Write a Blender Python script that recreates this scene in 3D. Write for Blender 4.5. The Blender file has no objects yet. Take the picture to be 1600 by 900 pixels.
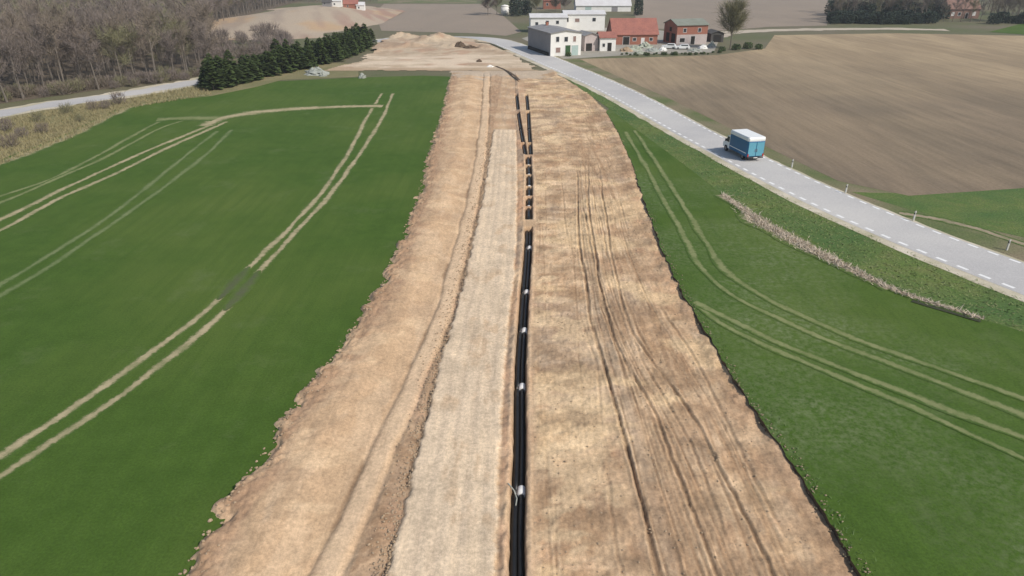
import bpy, math, random
import numpy as np
from mathutils import Vector
from mathutils.geometry import tessellate_polygon

random.seed(7)
rng = np.random.default_rng(7)
S = bpy.context.scene
COL = S.collection

# ------------------------------------------------------------------ survey helpers
FPX, CX, CY, CAMH = 1066.7, 800.0, 450.0, 25.0
PITCH = math.atan(520 / FPX)
SP, CP = math.sin(PITCH), math.cos(PITCH)


def G(px, py, z=0.0):
    """a surveyed point of the photograph put down on the level ground (metres)"""
    v = (py - CY) / FPX
    Z = (CAMH - z) / (SP + v * CP)
    return ((px - CX) / FPX * Z, Z * (CP - v * SP))


def GL(pts, z=0.0):
    return [G(a, b, z) for a, b in pts]


def xofY(pts, z=0.0):
    """polyline as x(Y), smooth"""
    w = sorted(GL(pts, z), key=lambda p: p[1])
    ys = np.array([p[1] for p in w]); xs = np.array([p[0] for p in w])
    yd = np.arange(ys[0], ys[-1], 0.5)
    if len(yd) < 4:
        return lambda Y: np.interp(Y, ys, xs)
    xd = np.interp(yd, ys, xs)
    k = 9
    ker = np.hanning(k + 2)[1:-1]; ker /= ker.sum()
    xp = np.concatenate([2 * xd[0] - xd[k:0:-1], xd, 2 * xd[-1] - xd[-2:-k - 2:-1]])
    xd2 = np.convolve(xp, ker, 'same')[k:k + len(xd)]
    s0 = (xd2[2] - xd2[0]) / 1.0; s1 = (xd2[-1] - xd2[-3]) / 1.0

    def f(Y):
        Y = np.asarray(Y, float)
        r = np.interp(Y, yd, xd2)
        r = np.where(Y < yd[0], xd2[0] + (Y - yd[0]) * s0, r)
        return np.where(Y > yd[-1], xd2[-1] + (Y - yd[-1]) * s1, r)
    return f


def smooth(a, b, x):
    t = np.clip((x - a) / (b - a), 0, 1)
    return t * t * (3 - 2 * t)


def vnoise(x, y, seed=0):
    xi = np.floor(x).astype(np.int64); yi = np.floor(y).astype(np.int64)
    xf = x - xi; yf = y - yi
    u = xf * xf * (3 - 2 * xf); v = yf * yf * (3 - 2 * yf)

    def h(a, b):
        n = (a * 374761393 + b * 668265263 + seed * 974711) & 0x7fffffff
        n = ((n ^ (n >> 13)) * 1274126177) & 0x7fffffff
        n = (n ^ (n >> 16)) & 0xffff
        return n / 65535.0
    return (h(xi, yi) * (1 - u) + h(xi + 1, yi) * u) * (1 - v) + (h(xi, yi + 1) * (1 - u) + h(xi + 1, yi + 1) * u) * v


def fbm(x, y, oct=4, seed=0):
    x = np.asarray(x, float); y = np.asarray(y, float)
    r = 0; a = 1; t = 0
    for i in range(oct):
        ca, sa = math.cos(.7 + 1.3 * i), math.sin(.7 + 1.3 * i)
        r = r + a * (vnoise((x * ca - y * sa) * 2 ** i + 13.7 * i, (x * sa + y * ca) * 2 ** i + 7.1 * i, seed + i) - .5); t += a; a *= .5
    return r / t * 2.9


# ------------------------------------------------------------------ object helpers
def tag(o, label=None, cat=None, group=None, kind=None):
    if label: o['label'] = label
    if cat: o['category'] = cat
    if group: o['group'] = group
    if kind: o['kind'] = kind
    return o


def link(o, parent=None):
    COL.objects.link(o)
    if parent: o.parent = parent
    return o


def empty(name, loc=(0, 0, 0), rz=0):
    o = bpy.data.objects.new(name, None)
    o.location = loc; o.rotation_euler = (0, 0, rz); o.empty_display_size = .3
    return link(o)


def mesh_obj(name, v, f, mats, parent=None, mi=None, smooth_=False, col=None):
    me = bpy.data.meshes.new(name)
    me.from_pydata([tuple(map(float, p)) for p in v] if not isinstance(v, np.ndarray) else v.tolist(), [],
                   f if not isinstance(f, np.ndarray) else f.tolist())
    if not isinstance(mats, (list, tuple)): mats = [mats]
    for m in mats: me.materials.append(m)
    if mi is not None: me.polygons.foreach_set('material_index', mi)
    if smooth_: me.polygons.foreach_set('use_smooth', [True] * len(me.polygons))
    if col is not None:
        a = me.color_attributes.new('soil', 'FLOAT_COLOR', 'POINT')
        c4 = np.ones((len(v), 4), np.float32); c4[:, :3] = col
        a.data.foreach_set('color', c4.ravel())
    me.update()
    return link(bpy.data.objects.new(name, me), parent)


class MB:
    def __init__(s): s.v = []; s.f = []; s.mi = []; s.m = 0

    def add(s, vs, fs):
        b = len(s.v); s.v += [tuple(p) for p in vs]
        for q in fs: s.f.append([b + i for i in q]); s.mi.append(s.m)

    def box(s, x0, x1, y0, y1, z0, z1, bev=0):
        if bev:
            b = bev
            ring = lambda z, k: [(x0 + k, y0 + b, z), (x0 + b, y0 + k, z), (x1 - b, y0 + k, z), (x1 - k, y0 + b, z),
                                 (x1 - k, y1 - b, z), (x1 - b, y1 - k, z), (x0 + b, y1 - k, z), (x0 + k, y1 - b, z)]
            r = ring(z0, b * .6) + ring(z0 + b, 0) + ring(z1 - b, 0) + ring(z1, b * .6)
            fs = [list(range(7, -1, -1)), list(range(24, 32))]
            for j in range(3):
                for i in range(8): fs.append([j * 8 + i, j * 8 + (i + 1) % 8, j * 8 + 8 + (i + 1) % 8, j * 8 + 8 + i])
            s.add(r, fs); return
        s.add([(x0, y0, z0), (x1, y0, z0), (x1, y1, z0), (x0, y1, z0), (x0, y0, z1), (x1, y0, z1), (x1, y1, z1), (x0, y1, z1)],
              [(0, 3, 2, 1), (4, 5, 6, 7), (0, 1, 5, 4), (1, 2, 6, 5), (2, 3, 7, 6), (3, 0, 4, 7)])

    def prism_x(s, prof, x0, x1):
        n = len(prof)
        s.add([(x0, a, b) for a, b in prof] + [(x1, a, b) for a, b in prof],
              [list(range(n)), list(range(2 * n - 1, n - 1, -1))] + [[i, n + i, n + (i + 1) % n, (i + 1) % n] for i in range(n)])

    def tube(s, pts, rad, n=6, caps=True):
        rings = []
        for i, p in enumerate(pts):
            p = Vector(p)
            a = Vector(pts[max(i - 1, 0)]); b = Vector(pts[min(i + 1, len(pts) - 1)])
            d = (b - a).normalized()
            u = d.cross(Vector((0, 0, 1)) if abs(d.z) < .9 else Vector((1, 0, 0))).normalized(); w = u.cross(d)
            r = rad[i] if isinstance(rad, (list, tuple)) else rad
            rings += [p + (u * math.cos(k * 2 * math.pi / n) + w * math.sin(k * 2 * math.pi / n)) * r for k in range(n)]
        fs = []
        for j in range(len(pts) - 1):
            for k in range(n): fs.append([j * n + k, j * n + (k + 1) % n, j * n + n + (k + 1) % n, j * n + n + k])
        if caps: fs += [list(range(n - 1, -1, -1)), list(range((len(pts) - 1) * n, len(pts) * n))]
        s.add(rings, fs)

    def strip(s, p, d, l, w, side):
        """thin flat twig or blade"""
        p = Vector(p); d = Vector(d).normalized(); sd = Vector(side)
        sd = (sd - d * sd.dot(d)).normalized() * w * .5
        q = p + d * l
        s.add([p - sd, p + sd, q + sd * .35, q - sd * .35], [(0, 1, 2, 3)])

    def build(s, name, mats, parent=None, smooth_=False):
        return mesh_obj(name, s.v, s.f, mats, parent, s.mi, smooth_)


# ------------------------------------------------------------------ materials
def newmat(name):
    m = bpy.data.materials.new(name); m.use_nodes = True
    nt = m.node_tree; b = nt.nodes['Principled BSDF']
    b.inputs['Specular IOR Level'].default_value = .25
    return m, nt, b


def nz(nt, scale, detail=4, rough=.6, vec=None, stretch=None):
    n = nt.nodes.new('ShaderNodeTexNoise'); n.inputs['Scale'].default_value = scale
    n.inputs['Detail'].default_value = detail; n.inputs['Roughness'].default_value = rough
    if vec is None:
        tc = nt.nodes.get('TC') or nt.nodes.new('ShaderNodeTexCoord'); tc.name = 'TC'; vec = tc.outputs['Object']
    if stretch:
        mp = nt.nodes.new('ShaderNodeMapping'); mp.inputs['Scale'].default_value = stretch[0]
        mp.inputs['Rotation'].default_value = (0, 0, stretch[1]); nt.links.new(vec, mp.inputs[0]); vec = mp.outputs[0]
    nt.links.new(vec, n.inputs['Vector'])
    return n.outputs['Fac']


def rng_(nt, sock, a, b, c=0., d=1.):
    r = nt.nodes.new('ShaderNodeMapRange'); r.inputs[1].default_value = a; r.inputs[2].default_value = b
    r.inputs[3].default_value = c; r.inputs[4].default_value = d; nt.links.new(sock, r.inputs[0]); return r.outputs[0]


def mixc(nt, f, a, b, mode='MIX'):
    n = nt.nodes.new('ShaderNodeMix'); n.data_type = 'RGBA'; n.blend_type = mode
    for k, i in ((f, 0), (a, 6), (b, 7)):
        if isinstance(k, bpy.types.NodeSocket): nt.links.new(k, n.inputs[i])
        else: n.inputs[i].default_value = k if i == 0 else (*k, 1)
    return n.outputs[2]


def bump(nt, b, sock, st, dist):
    n = nt.nodes.new('ShaderNodeBump'); n.inputs['Strength'].default_value = st; n.inputs['Distance'].default_value = dist
    nt.links.new(sock, n.inputs['Height']); nt.links.new(n.outputs[0], b.inputs['Normal'])


def M(name, c, c2=None, scale=3., rough=.85, var=.5, bst=.0, bdist=.02, fine=None, big=None, metal=0, stretch=None):
    """procedural colour: patches from c to c2, fine grain, optional bump"""
    m, nt, b = newmat(name)
    b.inputs['Roughness'].default_value = rough; b.inputs['Metallic'].default_value = metal
    c2 = c2 or tuple(x * .75 for x in c)
    f = rng_(nt, nz(nt, scale, 5, .65, stretch=stretch), .5 - var * .5, .5 + var * .5)
    col = mixc(nt, f, c, c2)
    if big:
        f2 = rng_(nt, nz(nt, big[0], 3, .5), .38, .66); col = mixc(nt, f2, col, big[1])
    if fine:
        f3 = nz(nt, fine[0], 3, .7); g = rng_(nt, f3, .3, .7, 1 - fine[1], 1 + fine[1])
        cc = nt.nodes.new('ShaderNodeCombineColor')
        for i in range(3): nt.links.new(g, cc.inputs[i])
        col = mixc(nt, 1., col, cc.outputs[0], 'MULTIPLY')
        if bst: bump(nt, b, f3, bst, bdist)
    elif bst: bump(nt, b, f, bst, bdist)
    nt.links.new(col, b.inputs['Base Color'])
    return m


CROP_A, CROP_B, CROP_C = (.067, .119, .019), (.048, .091, .013), (.094, .134, .027)


def crop_colour(nt, tc=None):
    f = rng_(nt, nz(nt, .55, 5, .62), .3, .7)
    col = mixc(nt, f, CROP_A, CROP_B)
    col = mixc(nt, rng_(nt, nz(nt, .05, 3, .5), .42, .72), col, CROP_C)
    st = nz(nt, .5, 5, .7, stretch=((2.6, .12, 1), -.12))
    col = mixc(nt, rng_(nt, st, .42, .7, 0, .55), col, CROP_B)
    col = mixc(nt, rng_(nt, nz(nt, .16, 6, .75), .56, .74, 0, .6), col, (.115, .150, .055))
    fine = nz(nt, 7, 5, .8)
    g = rng_(nt, fine, .28, .72, .70, 1.30)
    cc = nt.nodes.new('ShaderNodeCombineColor')
    for i in range(3): nt.links.new(g, cc.inputs[i])
    col = mixc(nt, 1., col, cc.outputs[0], 'MULTIPLY')
    return col, fine


def crop_mat(name, pale=0.):
    m, nt, b = newmat(name); b.inputs['Roughness'].default_value = .9
    b.inputs['Specular IOR Level'].default_value = .12
    col, fine = crop_colour(nt)
    if pale:   # thinner, tufty stand of crop
        f = rng_(nt, nz(nt, 2.2, 5, .75), .42, .68, 0, pale)
        f2 = rng_(nt, nz(nt, .07, 3, .6), .42, .62)
        mm = nt.nodes.new('ShaderNodeMath'); mm.operation = 'MULTIPLY'; nt.links.new(f, mm.inputs[0]); nt.links.new(f2, mm.inputs[1])
        col = mixc(nt, mm.outputs[0], col, (.19, .22, .11))
    nt.links.new(col, b.inputs['Base Color']); bump(nt, b, fine, .4, .05)
    return m


def track_mat(name, soil, strength):
    """bare wheel line worn into the crop: soil in the middle, plants closing in from ragged edges"""
    m, nt, b = newmat(name); b.inputs['Roughness'].default_value = .95
    col, fine = crop_colour(nt)
    uv = nt.nodes.new('ShaderNodeUVMap'); uv.uv_map = 'UVMap'
    sep = nt.nodes.new('ShaderNodeSeparateXYZ'); nt.links.new(uv.outputs[0], sep.inputs[0])
    n = rng_(nt, nz(nt, 1.6, 7, .8), .25, .75, -.5, .5)
    ad = nt.nodes.new('ShaderNodeMath'); ad.operation = 'ADD'; nt.links.new(sep.outputs[0], ad.inputs[0]); nt.links.new(n, ad.inputs[1])
    f = rng_(nt, ad.outputs[0], .75, .3, 0, strength)
    s2 = mixc(nt, nz(nt, .8, 3), soil, tuple(x * .8 for x in soil))
    og = nt.nodes.new('ShaderNodeMath'); og.operation = 'MULTIPLY'; nt.links.new(f, og.inputs[0]); nt.links.new(rng_(nt, nz(nt, .45, 5, .7), .36, .58, .45, 1.), og.inputs[1])
    nt.links.new(mixc(nt, og.outputs[0], col, s2), b.inputs['Base Color']); bump(nt, b, fine, .3, .04)
    return m


def soil_mat(name):
    m, nt, b = newmat(name); b.inputs['Roughness'].default_value = .95; b.inputs['Specular IOR Level'].default_value = .15
    ca = nt.nodes.new('ShaderNodeVertexColor'); ca.layer_name = 'soil'
    f = nz(nt, 4.5, 8, .82); g = rng_(nt, f, .3, .7, .64, 1.36)
    f2 = nz(nt, 1.0, 6, .8, stretch=((7, .5, 1), 0)); g2 = rng_(nt, f2, .3, .7, .89, 1.11)
    f3 = nz(nt, 26, 3, .8); g3 = rng_(nt, f3, .3, .7, .86, 1.14)
    mm = nt.nodes.new('ShaderNodeMath'); mm.operation = 'MULTIPLY'; nt.links.new(g, mm.inputs[0]); nt.links.new(g2, mm.inputs[1])
    m2 = nt.nodes.new('ShaderNodeMath'); m2.operation = 'MULTIPLY'; nt.links.new(mm.outputs[0], m2.inputs[0]); nt.links.new(g3, m2.inputs[1]); mm = m2
    cc = nt.nodes.new('ShaderNodeCombineColor')
    for i in range(3): nt.links.new(mm.outputs[0], cc.inputs[i])
    nt.links.new(mixc(nt, 1., ca.outputs[0], cc.outputs[0], 'MULTIPLY'), b.inputs['Base Color'])
    bump(nt, b, f, .6, .05)
    return m


MT = {}
MT['ground'] = M('meadow', (.13, .12, .06), (.09, .11, .04), .4, fine=(3, .25), big=(.02, (.16, .13, .085)))
MT['crop'] = crop_mat('winter_crop'); MT['crop2'] = crop_mat('winter_crop_tufty', .75)
MT['topsoil'] = M('dark_topsoil', (.13, .09, .058), (.08, .055, .036), 4, fine=(9, .3), bst=.6, bdist=.08)
MT['clod'] = M('clod_soil', (.42, .31, .20), (.30, .215, .14), 1.2, fine=(12, .2))
MT['turf'] = M('turf_clod', (.16, .125, .075), (.34, .27, .17), .5)
MT['soil'] = soil_mat('stripped_soil')
MT['tan_grass'] = M('dry_grass_ground', (.30, .235, .13), (.155, .15, .065), .5, fine=(4, .3), bst=.5, bdist=.1, big=(.08, (.17, .16, .07)))
MT['verge'] = M('rough_grass', (.075, .135, .022), (.15, .165, .05), .7, fine=(5, .4), bst=.7, bdist=.1, big=(.12, (.065, .12, .028)))
MT['verge2'] = M('verge_grass', (.14, .15, .06), (.085, .12, .035), .35, fine=(5, .35), bst=.6, bdist=.1, big=(.1, (.22, .175, .11)))
MT['plough'] = M('harrowed_soil', (.27, .205, .14), (.195, .148, .105), .05, var=.4, fine=(2.2, .14), bst=.35, bdist=.08,
                 big=(.014, (.17, .133, .098)), stretch=((.35, 1, 1), .42))
m_, nt_, b_0 = newmat('brown_field_soil'); b_0.inputs['Roughness'].default_value = .95
tc_ = nt_.nodes.new('ShaderNodeTexCoord'); tc_.name = 'TC'
sp_ = nt_.nodes.new('ShaderNodeSeparateXYZ'); nt_.links.new(tc_.outputs['Object'], sp_.inputs[0])
w_n = rng_(nt_, nz(nt_, .016, 4, .6, stretch=((.6, 1, 1), .3)), .3, .7, -45, 45)
ad_ = nt_.nodes.new('ShaderNodeMath'); ad_.operation = 'ADD'; nt_.links.new(sp_.outputs[1], ad_.inputs[0]); nt_.links.new(w_n, ad_.inputs[1])
wet_f = rng_(nt_, ad_.outputs[0], 215, 95)
c1_ = mixc(nt_, rng_(nt_, nz(nt_, .045, 6, .7, stretch=((1.2, .28, 1), .5)), .42, .58), (.38, .285, .172), (.29, .215, .13))
c2_ = mixc(nt_, rng_(nt_, nz(nt_, .06, 6, .7, stretch=((1.3, .3, 1), .5)), .42, .58), (.215, .162, .107), (.16, .124, .084))
c3_ = mixc(nt_, wet_f, c1_, c2_)
st_ = nz(nt_, .5, 4, .7, stretch=((1.6, .09, 1), .5)); g_ = rng_(nt_, st_, .3, .7, .84, 1.16)
fi_ = nz(nt_, 2.4, 4, .75); g2_ = rng_(nt_, fi_, .3, .7, .86, 1.14)
mu_ = nt_.nodes.new('ShaderNodeMath'); mu_.operation = 'MULTIPLY'; nt_.links.new(g_, mu_.inputs[0]); nt_.links.new(g2_, mu_.inputs[1])
cc_ = nt_.nodes.new('ShaderNodeCombineColor')
for i_ in range(3): nt_.links.new(mu_.outputs[0], cc_.inputs[i_])
nt_.links.new(mixc(nt_, 1., c3_, cc_.outputs[0], 'MULTIPLY'), b_0.inputs['Base Color']); bump(nt_, b_0, fi_, .35, .08)
MT['plough'] = m_
MT['plough2'] = M('far_harrowed_soil', (.30, .235, .175), (.235, .19, .145), .04, fine=(1.2, .14), stretch=((1, .4, 1), .2))
MT['asphalt'] = M('worn_asphalt', (.46, .44, .42), (.385, .37, .36), .35, fine=(9, .14), big=(.045, (.51, .485, .45)))
MT['shoulder'] = M('gravel_shoulder', (.64, .57, .45), (.46, .40, .30), .8, fine=(8, .18), bst=.3, bdist=.03, big=(.2, (.40, .36, .24)))
MT['paint'] = M('road_paint', (.80, .79, .76), (.66, .65, .62), 1.5, fine=(20, .08))
MT['gravel'] = M('pale_gravel', (.50, .43, .33), (.40, .33, .25), .15, fine=(3, .15), bst=.3, bdist=.05)
MT['litter'] = M('leaf_litter', (.15, .115, .08), (.10, .08, .055), .5, fine=(3, .3))
MT['yard'] = M('farmyard_gravel', (.36, .33, .28), (.26, .24, .19), .3, fine=(3, .2))
MT['bark'] = M('bark', (.20, .17, .14), (.13, .11, .09), 3, fine=(15, .2))
MT['twig'] = M('bare_twigs', (.225, .18, .138), (.16, .13, .098), .15, var=.3)
MT['twig2'] = M('purple_twigs', (.215, .175, .15), (.15, .122, .108), .15, var=.3)
MT['twig3'] = M('budding_twigs', (.20, .19, .10), (.16, .145, .085), .15, var=.3)
MT['needle'] = M('needles', (.072, .102, .026), (.044, .068, .018), 1.5, fine=(6, .3))
MT['leaf'] = M('shrub_leaves', (.075, .11, .035), (.05, .08, .025), 1.5, fine=(6, .3))
MT['blossom'] = M('pale_blossom', (.48, .46, .27), (.36, .34, .2), 1.5)
MT['reed'] = M('dry_reeds', (.58, .49, .38), (.46, .38, .29), 1.2)
MT['strawgrass'] = M('straw_grass', (.34, .28, .15), (.22, .20, .10), .8)
MT['blade'] = M('grass_blades', (.09, .16, .042), (.125, .175, .06), .8)
MT['blade2'] = M('verge_blades', (.13, .20, .05), (.23, .22, .11), .35)
MT['pipe'] = M('black_polyethylene', (.012, .013, .014), (.02, .02, .021), 2, rough=.38)
MT['white_pe'] = M('white_sleeve', (.82, .81, .78), (.72, .70, .66), 4, rough=.5)
MT['steel'] = M('steel', (.30, .28, .26), (.22, .2, .19), 5, rough=.5, metal=.6)
MT['white_wall'] = M('limewashed_wall', (.80, .78, .74), (.70, .68, .63), .6, fine=(4, .05))
MT['grey_wall'] = M('grey_wall_and_shade', (.27, .255, .255), (.22, .21, .21), .5, fine=(3, .1))  # grey walls; also carries the shade of the farmhouse side
MT['brick'] = M('red_brick', (.36, .15, .10), (.27, .115, .08), .6, fine=(5, .18))
MT['dull_brick'] = M('weathered_brick', (.25, .15, .115), (.19, .115, .09), .6, fine=(5, .18))
MT['pale_brick'] = M('pale_render', (.52, .45, .42), (.40, .33, .31), .6, fine=(4, .1))
MT['red_tile'] = M('red_roof_tiles', (.36, .145, .105), (.25, .105, .085), .5, fine=(3, .2))
MT['grey_roof'] = M('fibre_cement_roof', (.27, .26, .26), (.20, .195, .19), .4, fine=(3, .12))
MT['dark_roof'] = M('dark_roof', (.10, .095, .09), (.07, .065, .06), .5)
MT['pale_roof'] = M('pale_roof', (.62, .61, .60), (.50, .48, .47), .4)
MT['moss_roof'] = M('mossy_roof', (.24, .255, .215), (.18, .19, .15), .5)
MT['glass'] = M('window_glass', (.03, .035, .04), (.05, .055, .06), .5, rough=.12)
MT['dark'] = M('dark_opening', (.018, .016, .014), (.03, .026, .022), 1)
MT['frame'] = M('painted_frame', (.70, .68, .65), (.6, .58, .55), 2)
MT['green_door'] = M('green_door', (.05, .11, .045), (.035, .08, .03), 2)
MT['teal_door'] = M('pale_teal_boards', (.42, .52, .48), (.34, .43, .4), 2)
MT['van_blue_shaded'] = M('blue_paint_shaded', (.028, .135, .27), (.024, .115, .235), 1, rough=.35)  # box colour darkened for the side in shade
MT['van_blue_lit'] = M('blue_paint_lit', (.13, .35, .44), (.11, .31, .40), 1, rough=.35)  # same box colour lightened for the sunlit rear
MT['van_white'] = M('white_paint', (.80, .80, .78), (.74, .74, .71), 1, rough=.35)
MT['post'] = M('post_plastic', (.52, .51, .47), (.42, .41, .38), 2)
MT['rubber'] = M('rubber', (.02, .02, .02), (.03, .03, .03), 4)
MT['plastic'] = M('dark_plastic', (.03, .03, .032), (.045, .045, .045), 4, rough=.6)
MT['red_lens'] = M('red_lens', (.45, .03, .02), (.35, .02, .02), 4, rough=.25)
MT['stone'] = M('pale_stone', (.36, .37, .33), (.25, .26, .225), 1, fine=(6, .2))
MT['scrap'] = M('mixed_rubble', (.42, .43, .36), (.28, .3, .22), .9, fine=(3, .3))

# ------------------------------------------------------------------ sheets
def sheet(name, pts, mat, z=0., kind='structure', holes=()):
    polys = [[Vector((x, y, z)) for x, y in pts]] + [[Vector((x, y, z)) for x, y in h] for h in holes]
    tris = tessellate_polygon(polys)
    vs = [p for q in polys for p in q]
    fs = []
    for t in tris:
        a, b, c = [vs[i] for i in t]
        n = (b - a).cross(c - a).z
        if abs(n) < 1e-9: continue
        fs.append(tuple(t) if n > 0 else tuple(t[::-1]))
    o = mesh_obj(name, vs, fs, mat); o['kind'] = kind
    return o


def densify(pts, step):
    out = []
    for (a, b), (c, d) in zip(pts[:-1], pts[1:]):
        n = max(1, int(math.hypot(c - a, d - b) / step))
        for i in range(n): t = i / n; out.append((a + (c - a) * t, b + (d - b) * t))
    out.append(pts[-1]); return out


def smooth_line(pts, step=.8, it=12):
    p = np.array(densify(pts, step), float)
    for _ in range(it): p[1:-1] = (p[:-2] + 2 * p[1:-1] + p[2:]) / 4
    return p


def ribbon(name, pts, w, mat, z, seedn=0, wob=.1, taper=False):
    p = smooth_line(pts); n = len(p)
    t = np.gradient(p, axis=0); t /= np.linalg.norm(t, axis=1)[:, None]
    nn = np.stack([-t[:, 1], t[:, 0]], 1)
    s = np.cumsum(np.r_[0, np.linalg.norm(np.diff(p, axis=0), axis=1)])
    ww = w * (1 + .35 * fbm(s * .25, s * 0 + seedn, 3, seedn))
    if taper: ww = ww * np.sin(np.linspace(.05, math.pi - .05, n)) ** .6
    p = p + nn * (wob * fbm(s * .3, s * 0 + 5, 3, seedn + 9))[:, None]
    vs = []; uv = []
    for k, u in ((-1, 1.), (0, 0.), (1, 1.)):
        for i in range(n):
            q = p[i] + nn[i] * ww[i] * .5 * k
            vs.append((q[0], q[1], z)); uv.append((u, s[i]))
    fs = []
    for k in range(2):
        for i in range(n - 1): fs.append((k * n + i, k * n + i + 1, k * n + n + i + 1, k * n + n + i)[::-1])
    o = mesh_obj(name, vs, fs, mat); o['kind'] = 'structure'
    lay = o.data.uv_layers.new(name='UVMap')
    for l in o.data.loops: lay.data[l.index].uv = uv[l.vertex_index]
    return o


# strip borders in the photograph
Lpx = [(225, 980), (280, 900), (335, 800), (385, 740), (455, 630), (500, 580), (560, 490), (600, 430), (630, 360), (650, 310), (668, 240), (688, 180), (702, 122)]
Rpx = [(1400, 980), (1345, 900), (1288, 800), (1215, 690), (1150, 600), (1092, 500), (1062, 450), (1030, 380), (1005, 310), (985, 250), (965, 205), (945, 172), (915, 144), (882, 123)]
NTpx = [(450, 980), (505, 900), (562, 790), (597, 700), (640, 610), (690, 500), (706, 440), (722, 380), (737, 320), (750, 250), (757, 190), (760, 130)]
HLpx = [(585, 980), (605, 900), (635, 780), (668, 650), (690, 560), (708, 500), (728, 430), (740, 370), (755, 310), (765, 240), (772, 200)]
HRpx = [(773, 980), (775, 900), (778, 750), (786, 600), (795, 500), (802, 440), (806, 380), (808, 300), (806, 200)]
TRpx = [(808, 980), (808, 900), (808, 820), (810, 760), (812, 690), (812, 600), (813, 560), (816, 512), (820, 450), (824, 400), (826, 360), (826, 330), (827, 280), (825, 240), (820, 200), (815, 150), (811, 118)]
RUTS = [
    ([(1055, 980), (1029, 896), (1014, 840), (995, 774), (982, 718), (964, 652), (945, 580), (922, 500), (908, 400), (902, 300), (905, 240)], .12, .10),
    ([(1150, 980), (1120, 896), (1101, 843), (1076, 784), (1051, 718), (1020, 640), (985, 575), (952, 510), (932, 430), (918, 320), (920, 250)], .14, .10),
    ([(1245, 980), (1207, 896), (1195, 871), (1157, 793), (1132, 746), (1092, 659), (1040, 590), (990, 520), (958, 420), (942, 320), (935, 260)], .11, .09),
    ([(1180, 980), (1155, 896), (1120, 800), (1080, 700), (1035, 620), (1000, 555), (968, 470), (950, 400), (930, 300)], .06, .08),
    ([(1090, 980), (1065, 896), (1030, 790), (1005, 700), (990, 640), (968, 560), (940, 480), (925, 400)], .06, .09),
    ([(1000, 980), (975, 896), (955, 790), (948, 700), (935, 620), (930, 560), (900, 480), (890, 400)], .04, .08),
    ([(1300, 980), (1262, 900), (1220, 820), (1180, 740), (1140, 660), (1085, 560), (1030, 480), (990, 400), (970, 320)], .05, .09),
]
ZS = -.22
fL, fR, fNT, fHL, fHR, fT = (xofY(p, z) for p, z in ((Lpx, 0), (Rpx, 0), (NTpx, ZS), (HLpx, ZS), (HRpx, ZS), (TRpx, ZS)))
RF = [(xofY(p, ZS), d, w) for p, d, w in RUTS]
rr_ = random.Random(4)


def between(t, ph, am):
    o_ = (0, 4, 1, 3, 2, 6); q_ = t * 4.999; k_ = int(q_)
    A_, B_ = RF[o_[k_]][0], RF[o_[k_ + 1]][0]; f_ = q_ - k_
    return lambda Y: A_(Y) * (1 - f_) + B_(Y) * f_ + am * np.sin(np.asarray(Y) * .06 + ph)


FINE = [(between(rr_.random(), rr_.uniform(0, 6), rr_.uniform(0, .5)), rr_.uniform(.02, .05), rr_.uniform(.05, .08)) for _ in range(26)]
FINE += [((lambda Y, o_=rr_.uniform(.9, 4.2), p_=rr_.uniform(0, 6): fT(Y) + o_ + .3 * np.sin(np.asarray(Y) * .08 + p_)), .015, .06) for _ in range(5)]
Yof = lambda py: G(800, py, ZS)[1]
Y_END = Yof(112); Y_HAUL = Yof(203)
Y_A1 = Yof(354); Y_B0 = Yof(338); Y_B1 = Yof(243); Y_C1 = Yof(118)      # single trench, gap, single trench, twin trench


def gapof(Y):   # half distance between the twin lines
    return np.interp(Y, [Yof(242), Yof(230), Yof(180), Yof(150), Yof(118)], [.35, .45, .85, 1.0, .9])


# --- soil strip, one finely modelled sheet
ys = [16.0]
while ys[-1] < Y_END: ys.append(ys[-1] + np.interp(ys[-1], [16, 40, 80, 150], [.11, .15, .28, .5]))
ys = np.array(ys)
us = [-24.]
while us[-1] < 24:
    a = abs(us[-1]); us.append(us[-1] + (.055 if a < .9 else .07 if us[-1] > 0 and a < 15 else .10 if a < 18 else .2))
us = np.array(us)
U, Y = np.meshgrid(us, ys); X = fT(Y) + U
L, R, NT, HL, HR = fL(Y), fR(Y), fNT(Y), fHL(Y), fHR(Y)
n1 = fbm(X * .35, Y * .35, 4, 1); n2 = fbm(X * 1.6, Y * 1.6, 4, 2); n3 = fbm(X * 5, Y * 5, 3, 3); nl = fbm(X * 2.6, Y * .25, 4, 4); ntv = fbm(X * .22, Y * 1.5, 4, 5)
SOIL = np.array((.45, .33, .21)); PINK = np.array((.37, .255, .165)); MOIST = np.array((.19, .13, .08)); GREY = np.array((.33, .265, .20))
SAND = np.array((.59, .495, .365)); PALE = np.array((.545, .425, .29)); RED = np.array((.42, .26, .165))


def mx(c, d, f): return c + (np.asarray(d) - c) * np.clip(f, 0, 1)[..., None]


H = ZS + .05 * n1 + .018 * n2 + .012 * n3
C = np.zeros(X.shape + (3,)) + SOIL
C = mx(C, PINK, .55 * smooth(.0, .5, n1)); C = mx(C, PALE, .7 * smooth(.05, .5, -n1)); C = mx(C, GREY, .4 * smooth(.1, .5, nl))
C = mx(C, RED, .35 * smooth(.15, .5, fbm(X * .5, Y * .3, 3, 21)))
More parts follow.
